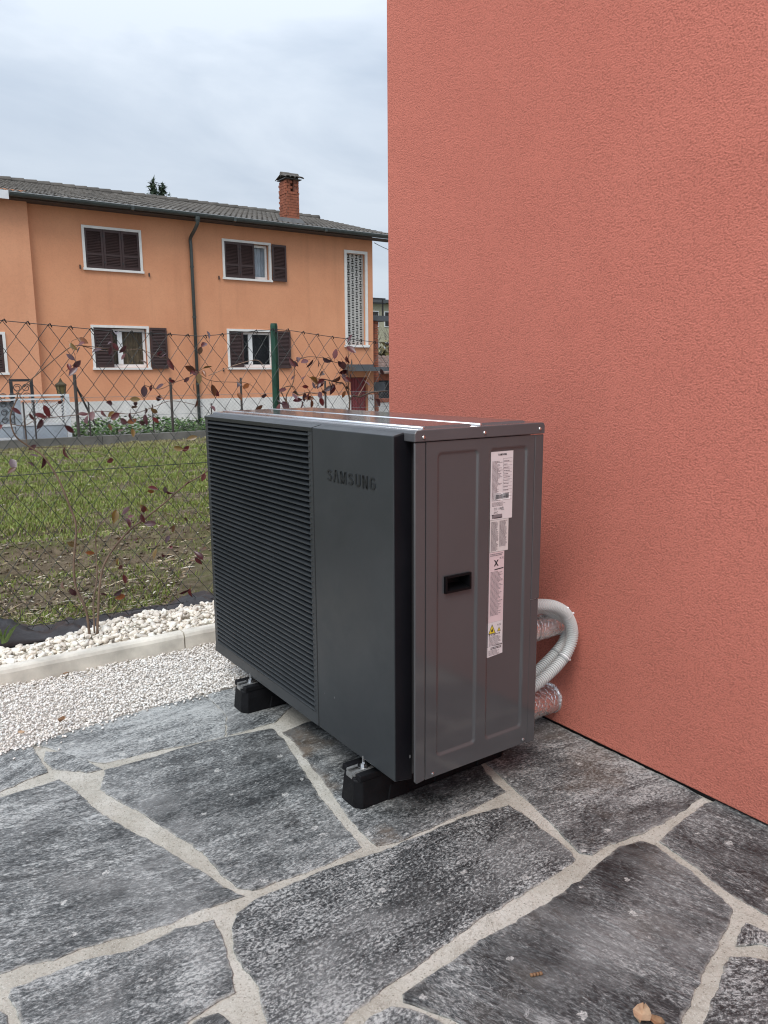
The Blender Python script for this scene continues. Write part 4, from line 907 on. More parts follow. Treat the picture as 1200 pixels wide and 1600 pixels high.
PL = [(x_/3.75, 240+y_/3.75, 1) for x_, y_ in c1]+[(300+x_/3.75, 240+y_/3.75, 1.08) for x_, y_ in c2]+[(x_/3.53, 600+y_/3.53, 1) for x_, y_ in c3]
base1 = on('y', 3.30, 148, 990); base1.z = .06
sh1 = thing('fence_shrub', base1, 'sparse red leaved shrub with three thin stems rising from the white pebbles', 'shrub', 'red leaved shrubs growing through the wire fence')
base2 = Vector((2.25, 3.50, 0))
sh2 = thing('fence_shrub', base2, 'dense purple leaved shrub behind the heat pump lid beside the green post', 'shrub', 'red leaved shrubs growing through the wire fence')
def stem(pxs, yy, r0_, r1_, parent, mat='twig', start=None):
    P_ = [on('y', yy(i/(len(pxs)-1)), a_, b_) for i, (a_, b_) in enumerate(pxs)]
    if start: P_[0] = Vector(start)
    Q = catmull(P_, 7); Q = [q+Vector((mnoise.noise(q*9)*.006, mnoise.noise(q*9+Vector((5, 0, 0)))*.006, 0)) for q in Q]
    MB().tube(Q, list(np.linspace(r0_*1.35, r1_*1.5, len(Q))), 6).build('stem', M[mat], parent, smooth=True); return Q
c3p = lambda *p: [(a_/3.53, 600+b_/3.53) for a_, b_ in p]
c1p = lambda *p: [(a_/3.75, 240+b_/3.75) for a_, b_ in p]
c2p = lambda *p: [(300+a_/3.75, 240+b_/3.75) for a_, b_ in p]
c8p = lambda *p: [(420+a_/6, 520+b_/6) for a_, b_ in p]
ry = lambda a_, b_: (lambda u: a_+(b_-a_)*min(1, u*2.2))
STEMS = []
for pxs, r0_, r1_ in ((c3p((495,1390),(470,1250),(420,1130),(405,1000),(420,850),(410,740),(360,620),(310,500),(240,400),(170,350),(90,290),(60,220),(60,160),(90,80))+c1p((110,1390),(220,1290),(340,1190),(420,1130),(520,1130),(660,1150)), .0042, .0012),
    (c3p((520,1370),(515,1200),(535,1050),(530,900),(540,800),(590,740),(640,690)), .0034, .0010),
    (c3p((535,1390),(545,1200),(560,1050),(600,940),(680,840),(800,740),(900,660),(980,590),(1050,540),(1130,490),(1190,430)), .0042, .0018)):
    STEMS.append(stem(pxs, ry(3.30, 3.585), r0_, r1_, sh1))
for pxs, r0_, r1_ in ((c3p((690,860),(800,850),(940,850),(1100,860)), .0012, .0008), (c3p((900,660),(900,640),(960,600),(1005,370)), .001, .0007), (c3p((60,220),(130,230),(200,190),(320,100)), .0014, .0008),
    (c3p((170,350),(360,350),(520,375),(625,415)), .001, .0006), (c3p((410,740),(440,795),(470,930)), .001, .0006), (c3p((405,1100),(385,1110),(355,1130)), .001, .0007), (c3p((90,290),(150,330),(130,200),(165,160)), .0010, .0006),
    (c3p((230,190),(430,170),(560,150),(720,165),(840,130),(930,95),(1010,100),(1120,125)), .0014, .0008), (c1p((450,1120),(600,1155),(740,1150),(830,1150),(925,1190),(985,1200)), .0011, .0007), (c1p((390,1275),(440,1210),(410,1110),(460,1080)), .001, .0006),
    (c1p((845,1357),(935,1380),(1025,1340),(1110,1310),(1190,1260)), .0012, .0008), (c3p((800,740),(870,700),(960,735),(1030,755)), .001, .0007), (c3p((560,1050),(660,960),(680,1050)), .0009, .0006), (c3p((600,940),(640,720),(715,675)), .0009, .0006)):
    stem(pxs, lambda u: 3.585, r0_, r1_, sh1)
for pxs, r0_, r1_, mt in ((c8p((180,720),(160,600),(220,480),(240,400),(235,280),(200,230)), .003, .001, 'twig'), (c8p((760,720),(755,600),(700,480),(640,465),(540,440),(440,430),(380,420)), .0040, .0012, 'twig'),
    (c8p((755,640),(790,590),(860,600),(960,560),(1110,545)), .0040, .0020, 'bark'), (c8p((440,430),(540,240),(600,270),(680,290),(740,330)), .0016, .0009, 'twig'), (c8p((235,270),(340,230),(420,225),(540,240)), .0014, .0009, 'twig'),
    (c8p((830,610),(900,480),(960,360)), .0022, .0010, 'twig_pale'), (c8p((180,700),(120,540),(220,500),(280,580),(360,560),(470,570),(540,520),(640,470)), .0022, .0010, 'twig'), (c8p((755,620),(745,420),(740,250),(740,100)), .003, .001, 'twig'),
    (c2p((20,1275),(110,1330),(265,1340),(335,1350),(405,1420)), .0012, .0007, 'twig'), (c2p((100,1300),(250,1240),(380,1210),(430,1260)), .0014, .0008, 'twig_pale'), (c8p((830,620),(850,590),(960,575),(970,620)), .0014, .0008, 'twig')):
    stem(pxs, lambda u: 3.575, r0_, r1_, sh2, mt)
for i, (px_, py_, k) in enumerate(PL):
    yy = 3.575+random.uniform(-.05, .02); p_ = on('y', yy, px_, py_); par = sh1 if px_ < 335 else sh2
    L_ = random.uniform(.034, .060)*k
    o = shared(LEAVES[i % 4], 'leaf', par, p_)
    roll = random.gauss(-math.pi/2, 1.25); o.rotation_euler = (Matrix.Rotation(random.gauss(-.25, .75), 3, 'Z') @ Matrix.Rotation(math.pi/2+random.gauss(-.15, .55), 3, 'X') @ Matrix.Rotation(roll, 3, 'Z')).to_euler(); o.scale = (L_, L_*random.uniform(.85, 1.15), L_)

# small green weed at the left end of the ground sheet
wd_ = MB(); wb = on('y', 3.46, 8, 1012)
for k in range(9):
    a_ = -1.2+2.4*k/8+random.uniform(-.2, .2); h_ = random.uniform(.05, .10); sx = math.sin(a_)*h_*.8; w_ = .004
    b0 = Vector((wb.x+random.uniform(-.01, .01), 3.46+random.uniform(-.01, .01), .05)); t1 = b0+Vector((sx*.5, -.01, h_*.62)); t2 = b0+Vector((sx*1.15, -.025, h_*.95))
    wd_.add([b0+Vector((-w_, 0, 0)), b0+Vector((w_, 0, 0)), t1+Vector((w_*1.2, 0, 0)), t1+Vector((-w_*1.2, 0, 0)), t2], [(0, 1, 2, 3), (3, 2, 4)])
M['weed'] = simple('weed_green', (.10, .16, .03), .5, var=.2, vscale=30); tag(wd_.build('weed', M['weed'], recalc=False), 'small green weed sprouting beside the dark sheet at the left edge', 'weed')

# dead leaves and bits on the ground
def dry(px_, py_, z_, L_, rz, mat, lab, cat, curl=.5):
    p_ = on('z', z_, px_, py_); m = MB(); st = [(-.5, .05), (-.3, .26), (0, .34), (.25, .24), (.5, .03)]
    for u, w_ in st:
        zz = .10+curl*abs(u)**1.5+.05*math.sin(u*9); m.v += [(u, -w_*(1+.3*math.sin(u*14)), zz+w_*curl*.9), (u, 0, zz*.5), (u, w_*(1-.3*math.sin(u*11)), zz+w_*curl*.6)]
    for i in range(4): a_ = i*3; m.f += [(a_, a_+3, a_+4, a_+1), (a_+1, a_+4, a_+5, a_+2)]
    cs, sn = math.cos(rz), math.sin(rz); m.v = [(p_.x+(a_*cs-b_*sn)*L_, p_.y+(a_*sn+b_*cs)*L_, z_+c_*L_) for a_, b_, c_ in m.v]
    o = m.build(cat.replace(' ', '_'), M[mat], recalc=False); mo = o.modifiers.new('thick', 'SOLIDIFY'); mo.thickness = .0006
    return tag(o, lab, cat)
dry(1003, 1588, .002, .048, .5, 'dry_pale', 'curled tan dead leaf on the streaky flagstone at the bottom edge', 'dead leaf', .35)
dry(1024, 1597, .002, .030, 2.0, 'dry_leaf', 'small brown leaf scrap beside the tan leaf on the flagstone', 'leaf scrap', .3)
dry(97, 1127, .03, .036, .9, 'dry_leaf', 'upright brown dead leaf on the fine white gravel', 'dead leaf', .7)
dry(33, 1146, .022, .026, 2.2, 'dry_pale', 'pale brown leaf scrap on gravel near the left edge', 'leaf scrap', .4)
dry(103, 1053, .03, .022, .2, 'dry_leaf', 'tiny dark leaf lying at the foot of the kerb', 'leaf scrap', .4)
p_ = on('z', .003, 836, 1523); m = MB()
for k in range(4): a_ = Vector((p_.x-.009+.006*k, p_.y+.004-.0025*k, .0035)); m.tube([a_, a_+Vector((.0048, -.002, 0))], [.0036, .0030], 8)
tag(m.build('twig_fragment', M['dry_leaf'], smooth=True), 'short ringed brown twig fragment on the streaky flagstone', 'twig')
p_ = on('z', .003, 505, 1127); m = MB().tube([(p_.x-.012, p_.y-.004, .003), (p_.x, p_.y, .006), (p_.x+.013, p_.y+.005, .003)], [.002, .0045, .002], 6)
tag(m.build('bark_fragment', M['bark'], smooth=True), 'dark bark fragment on the stone below the heat pump louvres', 'bark')

# ================================================================== FAR SIDE OF THE FIELD
YK = 13.98
fk = thing('field_wall', (4, YK, 0), 'low grey concrete wall along the far edge of the field', 'low wall')
m = MB()
for i in range(9): x0_ = -14+i*4.4; m.box(x0_, x0_+4.392, YK, YK+.14, -.1, .125)
m.build('wall_block', M['far_kerb'], fk)
ff = thing('field_fence', (4, YK+.07, .12), 'thin old wire fence on the low wall beyond the field', 'fence')
for px_, py_, r_ in ((116, 585, .028), (36, 628, .014), (52, 628, .014), (138, 628, .014), (266, 590, .024), (376, 590, .022), (508, 595, .022), (238, 632, .012), (330, 630, .012)):
    p_ = on('y', YK+.07, px_, py_); MB().tube([(p_.x, YK+.07, .10), (p_.x, YK+.07, p_.z)], r_, 7).build('post', M['brown_metal'], ff)
a_ = on('y', YK+.09, 119, 604); b_ = on('y', YK+.35, 149, 664); MB().tube([a_, b_], .018, 6).build('strut', M['brown_metal'], ff)
fm = MB(); cw, ch = .075, .075
V = []; F = []
for i in range(int(13/cw)):
    for k in range(9):
        for s_ in (0, 1):
            x_ = -.5+i*cw; z_ = .13+k*ch; p0 = (x_+(cw if s_ else 0), z_); p1 = (x_+(0 if s_ else cw), z_+ch); b = len(V); t_ = .0014
            V += [(p0[0]-t_, YK+.055, p0[1]), (p0[0]+t_, YK+.055, p0[1]), (p1[0]+t_, YK+.055, p1[1]), (p1[0]-t_, YK+.055, p1[1]), (p0[0], YK+.058, p0[1]), (p1[0], YK+.058, p1[1])]
            F += [(b, b+1, b+2, b+3), (b+1, b+4, b+5, b+2), (b+4, b, b+3, b+5)]
np_mesh('wire_mesh', np.array(V), np.array(F), M['far_wire'], ff, kind='stuff').location = -wl(ff)
for zz in (.80, .46): MB().tube([(-1, YK+.057, zz), (12.5, YK+.057, zz)], .003, 4).build('line_wire', M['far_wire'], ff)

# white sliding gate
YG = 14.35
gt = thing('white_gate', (2.2, YG, 0), 'white metal sliding gate with lattice panel left of the old fence', 'gate')
P_ = lambda a_, b_: on('y', YG, a_, b_)
zt, zt2 = P_(60, 616.5).z, P_(60, 620.5).z; xl, xr = -1.6, P_(109, 640).x; xm = P_(27, 640).x; zb_ = P_(60, 686).z
MB().box(xl, xr-.04, YG-.03, YG+.03, zt-.03, zt).build('top_rail', M['white_metal'], gt)
MB().box(xl, xr-.10, YG-.03, YG+.03, zt2-.050, zt2-.018).build('top_rail', M['white_metal'], gt)
MB().box(xr-.07, xr, YG-.04, YG+.04, zb_-.1, zt+.001).build('gate_post', M['white_metal'], gt)
MB().box(xm-.05, xm+.05, YG-.055, YG-.031, zb_-.1, zt-.08).build('gate_post', M['sheet'], gt)
zs = P_(60, 664).z
MB().box(xm+.06, xr-.08, YG-.02, YG+.01, zb_-.08, zs).build('lower_sheet', M['sheet'], gt)
MB().box(xl, xm-.06, YG-.02, YG+.01, zb_+.05, zs).build('lower_sheet', M['sheet'], gt)
MB().box(xl, xr-.08, YG-.03, YG-.021, zs-.01, zs+.025).build('mid_rail', M['white_metal'], gt)
MB().box(xl, xm-.06, YG-.03, YG-.021, zb_, zb_+.045).build('bottom_rail', M['white_metal'], gt)
lat = MB(); x_ = xm+.06
while x_ < xr-.12:
    for k in range(12):
        z_ = zs+.02+k*.055
        if z_+.055 > zt2-.05: break
        for (p0, p1) in (((x_, z_), (x_+.055, z_+.055)), ((x_+.055, z_), (x_, z_+.055))): lat.tube([(p0[0], YG, p0[1]), (p1[0], YG, p1[1])], .005, 4, cap=False)
    x_ += .055
lat.build('lattice', M['white_metal'], gt); MB().box(xm+.3, xm+.33, YG-.01, YG+.01, zs+.02, zt2-.05).build('bar', M['white_metal'], gt)
sc2 = MB(); x_ = xl
while x_ < xm-.1:
    for k in range(4):
        cx_2, cz = x_+.08, zs+.09+k*.135; q = [(cx_2+.055*math.cos(th_)*(1-th_/16), YG, cz+.055*math.sin(th_)*(1-th_/16)) for th_ in np.linspace(0, 9, 22)]; sc2.tube(q, .007, 4, cap=False)
    x_ += .14
sc2.build('scrollwork', M['dark_metal'], gt)
MB().box(xl, xm-.06, YG+.03, YG+.04, zs+.03, zt2-.06).build('back_panel', M['sheet'], gt)
# lantern on a slim post behind the gate and an iron frame
YL = 15.2; lp = on('y', YL, 96, 614); lt = thing('lantern', (lp.x, YL, 0), 'old bronze lantern standing behind the white gate', 'lantern')
k_ = 1.0
M['bronze'] = simple('bronze', (.06, .045, .02), .5, metal=.5); M['lamp_glass'] = simple('lamp_glass', (.16, .13, .06), .3)
MB().tube([(lp.x, YL, 0), (lp.x, YL, lp.z-.02)], .022, 8).build('lamp_post', M['dark_metal'], lt)
MB().tube([(lp.x, YL, lp.z-.02), (lp.x, YL, lp.z+.13)], [.062, .085], 6).build('lamp_glass', M['lamp_glass'], lt)
b = MB(); b.tube([(lp.x, YL, lp.z+.131), (lp.x, YL, lp.z+.155), (lp.x, YL, lp.z+.20), (lp.x, YL, lp.z+.235), (lp.x, YL, lp.z+.27)], [.105, .10, .04, .022, .006], 6)
for i in range(6): an = math.pi/3*i; b.tube([(lp.x+.065*math.cos(an), YL+.065*math.sin(an), lp.z-.02), (lp.x+.088*math.cos(an), YL+.088*math.sin(an), lp.z+.13)], .006, 4)
b.build('lamp_cap', M['bronze'], lt)
YI = 17.4; a_ = on('y', YI, 14, 594); b_ = on('y', YI, 51, 594); zb2 = .02
ir = thing('iron_trellis', ((a_.x+b_.x)/2, YI, 0), 'black wrought iron frame with scrolls behind the white gate', 'trellis')
MB().box(a_.x, b_.x, YI-.02, YI+.02, a_.z-.03, a_.z+.02).build('top_bar', M['dark_metal'], ir)
for x_ in (a_.x+.03, b_.x-.03): MB().box(x_-.03, x_+.03, YI-.02, YI+.02, zb2-.2, a_.z-.031).build('leg', M['dark_metal'], ir)
sc3 = MB()
for cx_2 in (a_.x+.14, b_.x-.14):
    for cz in (a_.z-.16, a_.z-.34): sc3.tube([(cx_2+.085*math.cos(th_)*(1-th_/15), YI, cz+.085*math.sin(th_)*(1-th_/15)) for th_ in np.linspace(0, 9, 24)], .009, 5, cap=False)
sc3.build('scrollwork', M['dark_metal'], ir)
# low evergreen ground cover before the plinth
n = 9000; x = RNG.uniform(2.9, 9.5, n); yk = RNG.uniform(14.5, 16.2, n); hN = vnoise(x, yk, 1.1, 6.); z = .02+RNG.random(n)*(.30+.16*hN).clip(.05, .5)*np.interp(x, [2.9, 3.6, 9.5], [.3, 1, .8])
a = RNG.uniform(0, 2*np.pi, n); tl = RNG.uniform(-.9, .9, n); s = RNG.uniform(.02, .045, n); u_ = np.stack([np.cos(a), np.sin(a), tl*.4], 1)*s[:, None]; v_ = np.stack([-np.sin(a), np.cos(a), tl], 1)*(s*.6)[:, None]; c0_ = np.stack([x, yk, z], 1)
V = np.stack([c0_-u_, c0_-v_, c0_+u_, c0_+v_], 1).reshape(-1, 3); F = (np.array([[0, 1, 2], [0, 2, 3]])[None]+(np.arange(n)*4)[:, None, None]).reshape(-1, 3)
t2 = np.array([[.045, .105, .018], [.065, .13, .022], [.035, .085, .016], [.09, .15, .03]])[RNG.integers(0, 4, n)]; C = np.repeat(np.concatenate([t2, np.ones((n, 1))], 1), 4, axis=0)
tag(np_mesh('ground_cover', V, F, M['foliage'], colors=C), 'low bright green ground cover along the white plinth', 'ground cover', kind='stuff')

# ================================================================== ORANGE HOUSE
YH = 22.0; ZG = -1.0; HXL, HXR, ZE = 4.16, 14.70, 5.72
oh = thing('orange_house', (9, YH, ZG), 'orange two storey house with brown shutters and grey tiled roof', 'house')
OPEN = [(5.55, 7.00, 4.01, 5.03), (9.48, 10.93, 4.01, 5.03), (5.61, 7.06, 1.40, 2.47), (9.52, 11.0, 1.40, 2.47), (13.68, 14.40, 2.13, 5.03), (13.78, 14.46, ZG, 1.07)]
def facade(x0, x1, z0, z1, y_, opens, depth, name, mat, parent):
    xs_ = sorted({x0, x1, *[o[0] for o in opens], *[o[1] for o in opens]}); zs_ = sorted({z0, z1, *[o[2] for o in opens], *[o[3] for o in opens]}); m = MB()
    for xa, xb in zip(xs_, xs_[1:]):
        for za, zb2_ in zip(zs_, zs_[1:]):
            if any(o[0]-1e-6 <= xa and xb <= o[1]+1e-6 and o[2]-1e-6 <= za and zb2_ <= o[3]+1e-6 for o in opens): continue
            m.quad((xa, y_, za), (xb, y_, za), (xb, y_, zb2_), (xa, y_, zb2_))
    for xa, xb, za, zb2_ in opens:
        d_ = y_+depth
        m.quad((xa, y_, za), (xa, y_, zb2_), (xa, d_, zb2_), (xa, d_, za)).quad((xb, y_, zb2_), (xb, y_, za), (xb, d_, za), (xb, d_, zb2_)).quad((xa, y_, zb2_), (xb, y_, zb2_), (xb, d_, zb2_), (xa, d_, zb2_)).quad((xb, y_, za), (xa, y_, za), (xa, d_, za), (xb, d_, za))
    return m
m = facade(HXL, HXR, ZG, ZE, YH, OPEN, .22, 'wall', M['orange_stucco'], oh)
m.quad((HXR, YH, ZG), (HXR, YH+10, ZG), (HXR, YH+10, ZE), (HXR, YH, ZE)).quad((HXL, YH+10, ZG), (HXL, YH, ZG), (HXL, YH, ZE), (HXL, YH+10, ZE)).quad((HXR, YH+10, ZG), (HXL, YH+10, ZG), (HXL, YH+10, ZE), (HXR, YH+10, ZE))
m.add([(HXR, YH, ZE), (HXR, YH+10, ZE), (HXR, YH+5, ZE+1.25)], [(0, 1, 2)])
m.build('wall', M['orange_stucco'], oh, recalc=False, org=(9, YH, 0))
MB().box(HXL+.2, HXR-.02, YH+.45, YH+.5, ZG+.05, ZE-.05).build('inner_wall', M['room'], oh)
wing = facade(-6, HXL+.012, ZG, ZE+.02, YH-.18, [(1.93, 3.34, 1.28, 2.22)], .2, 'side_wing', M['orange_wing'], oh)
wing.quad((HXL+.012, YH-.18, ZG), (HXL+.012, YH+9.8, ZG), (HXL+.012, YH+9.8, ZE+.02), (HXL+.012, YH-.18, ZE+.02)).quad((-6, YH+9.8, ZG), (-6, YH-.18, ZG), (-6, YH-.18, ZE+.02), (-6, YH+9.8, ZE+.02))
wing.build('side_wing', M['orange_wing'], oh, recalc=False, org=(0, YH, 0))
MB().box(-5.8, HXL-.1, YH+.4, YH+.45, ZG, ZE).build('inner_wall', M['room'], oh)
MB().box(HXL+.015, 13.775, YH-.02, YH-.002, ZG, .49).build('plinth', M['plinth'], oh)
MB().box(14.465, HXR+.004, YH-.02, YH-.002, ZG, .49).build('plinth', M['plinth'], oh)
MB().box(-5.9, HXL+.03, YH-.205, YH-.182, ZG, .49).build('plinth', M['plinth'], oh)
# shutters
SH = {}
def shutter_mesh(w_, h_):
    key = (round(w_, 2), round(h_, 2))
    if key in SH: return SH[key]
    s_ = .055; f_ = MB(); t_ = .035; zr = h_*.36
    f_.box(0, s_, 0, t_, 0, h_); f_.box(w_-s_, w_, 0, t_, 0, h_)
    for za, zb2_ in ((0, .075), (zr-.03, zr+.03), (h_-.065, h_)): f_.box(s_+.0005, w_-s_-.0005, .001, t_-.001, za, zb2_)
    sl_ = MB(); z_ = .085
    while z_ < h_-.085:
        if not (zr-.05 < z_ < zr+.03): sl_.hull8([(s_, .003, z_), (w_-s_, .003, z_), (w_-s_, .010, z_), (s_, .010, z_), (s_, .022, z_+.026), (w_-s_, .022, z_+.026), (w_-s_, .029, z_+.026), (s_, .029, z_+.026)])
        z_ += .040
    sl_.box(s_, w_-s_, .031, .034, .06, h_-.05)
    a_, b_ = f_.mesh('shutter'), sl_.mesh('louvre_slats')
    for me in (a_, b_): me.materials.append(M['shutter'])
    SH[key] = (a_, b_); return SH[key]
def shutter(x_, y_, z_, w_, h_):
    a_, b_ = shutter_mesh(w_, h_); o = shared(a_, 'shutter', oh, (x_, y_, z_)); s_ = shared(b_, 'louvre_slats', o, (x_, y_, z_)); tag(s_, kind='stuff')
    hg = MB()
    for zz in (z_+.14, z_+h_-.2): hg.box(x_-.012, x_+.02, y_-.012, y_-.001, zz, zz+.05)
    hg.build('hinge', M['dark_metal'], o)
def trim(x0, x1, z0, z1, y_, parent):
    t_ = .062; m = MB(); m.box(x0-t_, x0+.004, y_-.03, y_+.05, z0-.004, z1+t_); m.box(x1-.004, x1+t_, y_-.03, y_+.05, z0-.004, z1+t_); m.box(x0+.0045, x1-.0045, y_-.029, y_+.05, z1-.004, z1+t_-.001); m.box(x0-t_-.02, x1+t_+.02, y_-.06, y_+.05, z0-.062, z0-.0045)
    return m.build('window_trim', M['stone_trim'], parent)
def casement(x0, x1, z0, z1, y_, n_, curtain, parent):
    w_ = MB(); f_ = .065
    w_.box(x0, x0+f_, y_, y_+.06, z0, z1); w_.box(x1-f_, x1, y_, y_+.06, z0, z1); w_.box(x0+f_+.001, x1-f_-.001, y_+.001, y_+.06, z0, z0+f_+.02); w_.box(x0+f_+.001, x1-f_-.001, y_+.001, y_+.06, z1-f_, z1)
    for i in range(1, n_): xc = x0+(x1-x0)*i/n_; w_.box(xc-.065, xc+.065, y_-.01, y_+.055, z0+f_+.021, z1-f_-.001)
    wo = w_.build('window', M['white_frame'], parent)
    for i in range(n_):
        xa, xb = x0+(x1-x0)*i/n_, x0+(x1-x0)*(i+1)/n_; MB().box(xa+.05, xb-.05, y_+.025, y_+.032, z0+.05, z1-.05).build('pane', M['glass'], wo)
    if curtain:
        c_ = MB(); xs_ = np.linspace(x0+.03, x1-.03, 60); b = len(c_.v)
        for xx_ in xs_: yy = y_+.14+.025*math.sin(xx_*42)+.015*math.sin(xx_*17); c_.v += [(xx_, yy, z0+.02), (xx_, yy, z1-.02)]
        for i in range(59): c_.f.append((2*i, 2*i+1, 2*i+3, 2*i+2))
        c_.build('curtain', M[curtain], wo, smooth=True, recalc=False)
for i, (x0, x1, z0, z1) in enumerate(OPEN[:4]):
    trim(x0, x1, z0, z1, YH, oh); casement(x0+.02, x1-.02, z0, z1-.02, YH+.12, 2, ('curtain', 'curtain_white', 'curtain', None)[i], oh)
W3 = (OPEN[0][1]-OPEN[0][0])/3; hh = OPEN[0][3]-OPEN[0][2]
for k in range(3): shutter(OPEN[0][0]+k*W3+.004, YH-.005, 4.012, W3-.008, hh-.01)
for k in range(2): shutter(OPEN[1][0]+k*W3+.004, YH-.005, 4.012, W3-.008, hh-.01)
shutter(11.005, YH-.075, 3.985, .475, 1.07)
shutter(OPEN[2][0]+.004, YH-.005, 1.405, .50, 1.05); shutter(7.135, YH-.075, 1.365, .475, 1.13)
shutter(OPEN[3][0]+.004, YH-.005, 1.405, .46, 1.05); shutter(11.075, YH-.075, 1.37, .475, 1.13)
trim(1.93, 3.34, 1.28, 2.22, YH-.18, oh); casement(1.95, 3.32, 1.28, 2.20, YH-.06, 2, None, oh); shutter(2.86, YH-.185, 1.285, .475, .92)
for x_, z_ in ((5.39, 4.02), (7.22, 3.93), (9.28, 3.98), (9.3, 1.33)): MB().box(x_-.012, x_+.012, YH-.05, YH-.001, z_-.05, z_+.05).build('shutter_catch', M['dark_metal'], oh)
# stairwell screen of pierced concrete blocks
sx0, sx1, sz0, sz1 = OPEN[4]
scr = MB(); t_ = .085
scr.box(sx0-t_, sx0+.003, YH-.03, YH+.02, sz0-.003, sz1+t_); scr.box(sx1-.003, sx1+t_, YH-.03, YH+.02, sz0-.003, sz1+t_); scr.box(sx0+.0035, sx1-.0035, YH-.029, YH+.02, sz1-.003, sz1+t_-.001); scr.box(sx0-t_-.04, sx1+t_+.04, YH-.07, YH+.02, sz0-.08, sz0-.0035)
scro = scr.build('stair_screen', M['stone_trim'], oh)
cwid, chgt = .1535, (sz1-sz0)/12.5; lb = MB()
def lbx(xa, xb, za, zb2_): lb.box(xa*cwid, xb*cwid, 0, .028, za*chgt, zb2_*chgt)
lbx(.0, .17, 0, 1); lbx(.83, 1.0, 0, 1); lbx(.1705, .8295, 0, .09); lbx(.1705, .8295, .27, .38); lbx(.1705, .38, .50, .78); lbx(.62, .8295, .50, .78); lbx(.1705, .8295, .90, 1.0)
lbm = lb.mesh('lattice_block'); lbm.materials.append(M['lattice'])
nc = 5; x_ = sx1-.03
for c_ in range(nc):
    xa = sx1-.035-cwid*(c_+1)
    for r_ in range(13):
        z_ = sz0+chgt*(r_-(.5 if c_ % 2 else 0))
        if z_ < sz0-.6*chgt or z_+chgt > sz1+.15: continue
        if z_ < sz0-.01 or z_+chgt > sz1+.01 or xa < sx0-.01:
            zs0 = max(z_, sz0); zs1 = min(z_+chgt, sz1); k_ = (zs1-zs0)/chgt; xq = max(xa, sx0+.001)
            if k_ < .2: continue
            shared(lbm, 'lattice_block', scro, (xq, YH+.10, zs0), scale=((xa+cwid-xq)/cwid, 1, k_)); continue
        shared(lbm, 'lattice_block', scro, (xa, YH+.10, z_), scale=(.992, 1, .994))
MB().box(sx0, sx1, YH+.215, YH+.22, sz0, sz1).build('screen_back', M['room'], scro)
MB().box(sx1-.034, sx1-.001, YH+.10, YH+.19, sz0+.001, sz1-.001).build('screen_jamb', M['lattice'], scro)
# basement door with vertical boards
dr = MB(); dr.box(13.80, 14.445, YH+.14, YH+.16, ZG, 1.06); dro = dr.build('door', M['door_red'], oh)
bdm = MB().box(-.048, .048, -.018, 0, ZG+.01, 1.04).mesh('door_board'); bdm.materials.append(M['door_red'])
for k in range(6): shared(bdm, 'door_board', dro, (13.855+k*.107, YH+.139, 0))
MB().box(13.5, 15.1, YH-.75, YH-.001, 1.27, 1.40).build('canopy', M['slab_grey'], oh); MB().box(13.52, 14.5, YH-.30, YH-.001, 1.401, 1.49).build('canopy_upstand', M['slab_grey'], oh)
# roof: slab, tiles, gutter, soffit, ridge
SL = .264; YE = YH-.48; ZR0 = 5.60; YR = YH+4.8; RX0, RX1 = -6.4, 15.32
rz_ = lambda y_: ZR0+SL*(y_-YE)
MB().add([(RX0, YE, ZR0-.02), (RX1, YE, ZR0-.02), (RX1, YR, rz_(YR)-.02), (RX0, YR, rz_(YR)-.02), (RX1, 2*YR-YE, ZR0-.02), (RX0, 2*YR-YE, ZR0-.02),
          (RX0, YE, ZR0-.10), (RX1, YE, ZR0-.10), (RX1, YR, rz_(YR)-.10), (RX0, YR, rz_(YR)-.10), (RX1, 2*YR-YE, ZR0-.10), (RX0, 2*YR-YE, ZR0-.10)],
         [(0,1,2,3),(3,2,4,5),(7,6,9,8),(8,9,11,10),(0,6,7,1),(1,7,8,2),(2,8,10,4),(6,0,3,9),(9,3,5,11),(4,10,11,5)]).build('roof', M['soffit'], oh, recalc=False)
tw, tl_ = .168, .36
tm = MB(); npf = 7
for vv, lift in ((0, .030), (tl_+.07, .004)):
    for k in range(npf):
        u = k/(npf-1); zz = .040*math.sin(math.pi*min(1, u/.72))**1.0 if u < .72 else -.012*math.sin(math.pi*(u-.72)/.28); tm.v.append((u*tw*1.02, vv*math.cos(.258), lift+zz+vv*SL*math.cos(.258)))
for k in range(npf-1): tm.f.append((k, k+1, npf+k+1, npf+k))
b = len(tm.v)
for k in range(npf): v_ = tm.v[k]; tm.v.append((v_[0], v_[1]+.004, v_[2]-.024))
for k in range(npf-1): tm.f.append((b+k, b+k+1, k+1, k))
tme = tm.mesh('roof_tile'); tme.materials.append(M['tile'])
for p_ in tme.polygons: p_.use_smooth = False
rt = thing_roof = bpy.data.objects['roof'] if 'roof' in bpy.data.objects and bpy.data.objects['roof'].parent == oh else [o for o in oh.children if o.name.startswith('roof')][0]
cnt = 0; Vs = []; Fs = []; base_v = np.array([v for v in tm.v])
rows = int((YR-YE)/(tl_*math.cos(.258)))
for r_ in range(rows):
    y_ = YE-.05+r_*tl_*math.cos(.258)
    for c_ in range(int((RX1-RX0)/tw)):
        x_ = RX1-.02-(c_+1)*tw; px = random.uniform(-.006, .006); dz = random.uniform(-.004, .006)
        if x_ < -1.5 and r_ > 1: continue
        if x_ > 3.0 and cnt < 290 and r_ < 7:
            shared(tme, 'roof_tile', rt, (x_+px, y_, rz_(y_)+dz)); cnt += 1
        else:
            b = len(Vs)*len(base_v); Vs.append(base_v+np.array([x_+px, y_, rz_(y_)+dz])); Fs.append(b)
V = np.concatenate(Vs); tri = []
for f_ in tm.f: tri.append(list(f_))
F = np.concatenate([np.array(tri)+b for b in Fs]); o = np_mesh('roof_tiles', V, F, M['tile'], rt, kind='stuff'); o.location = -wl(rt)
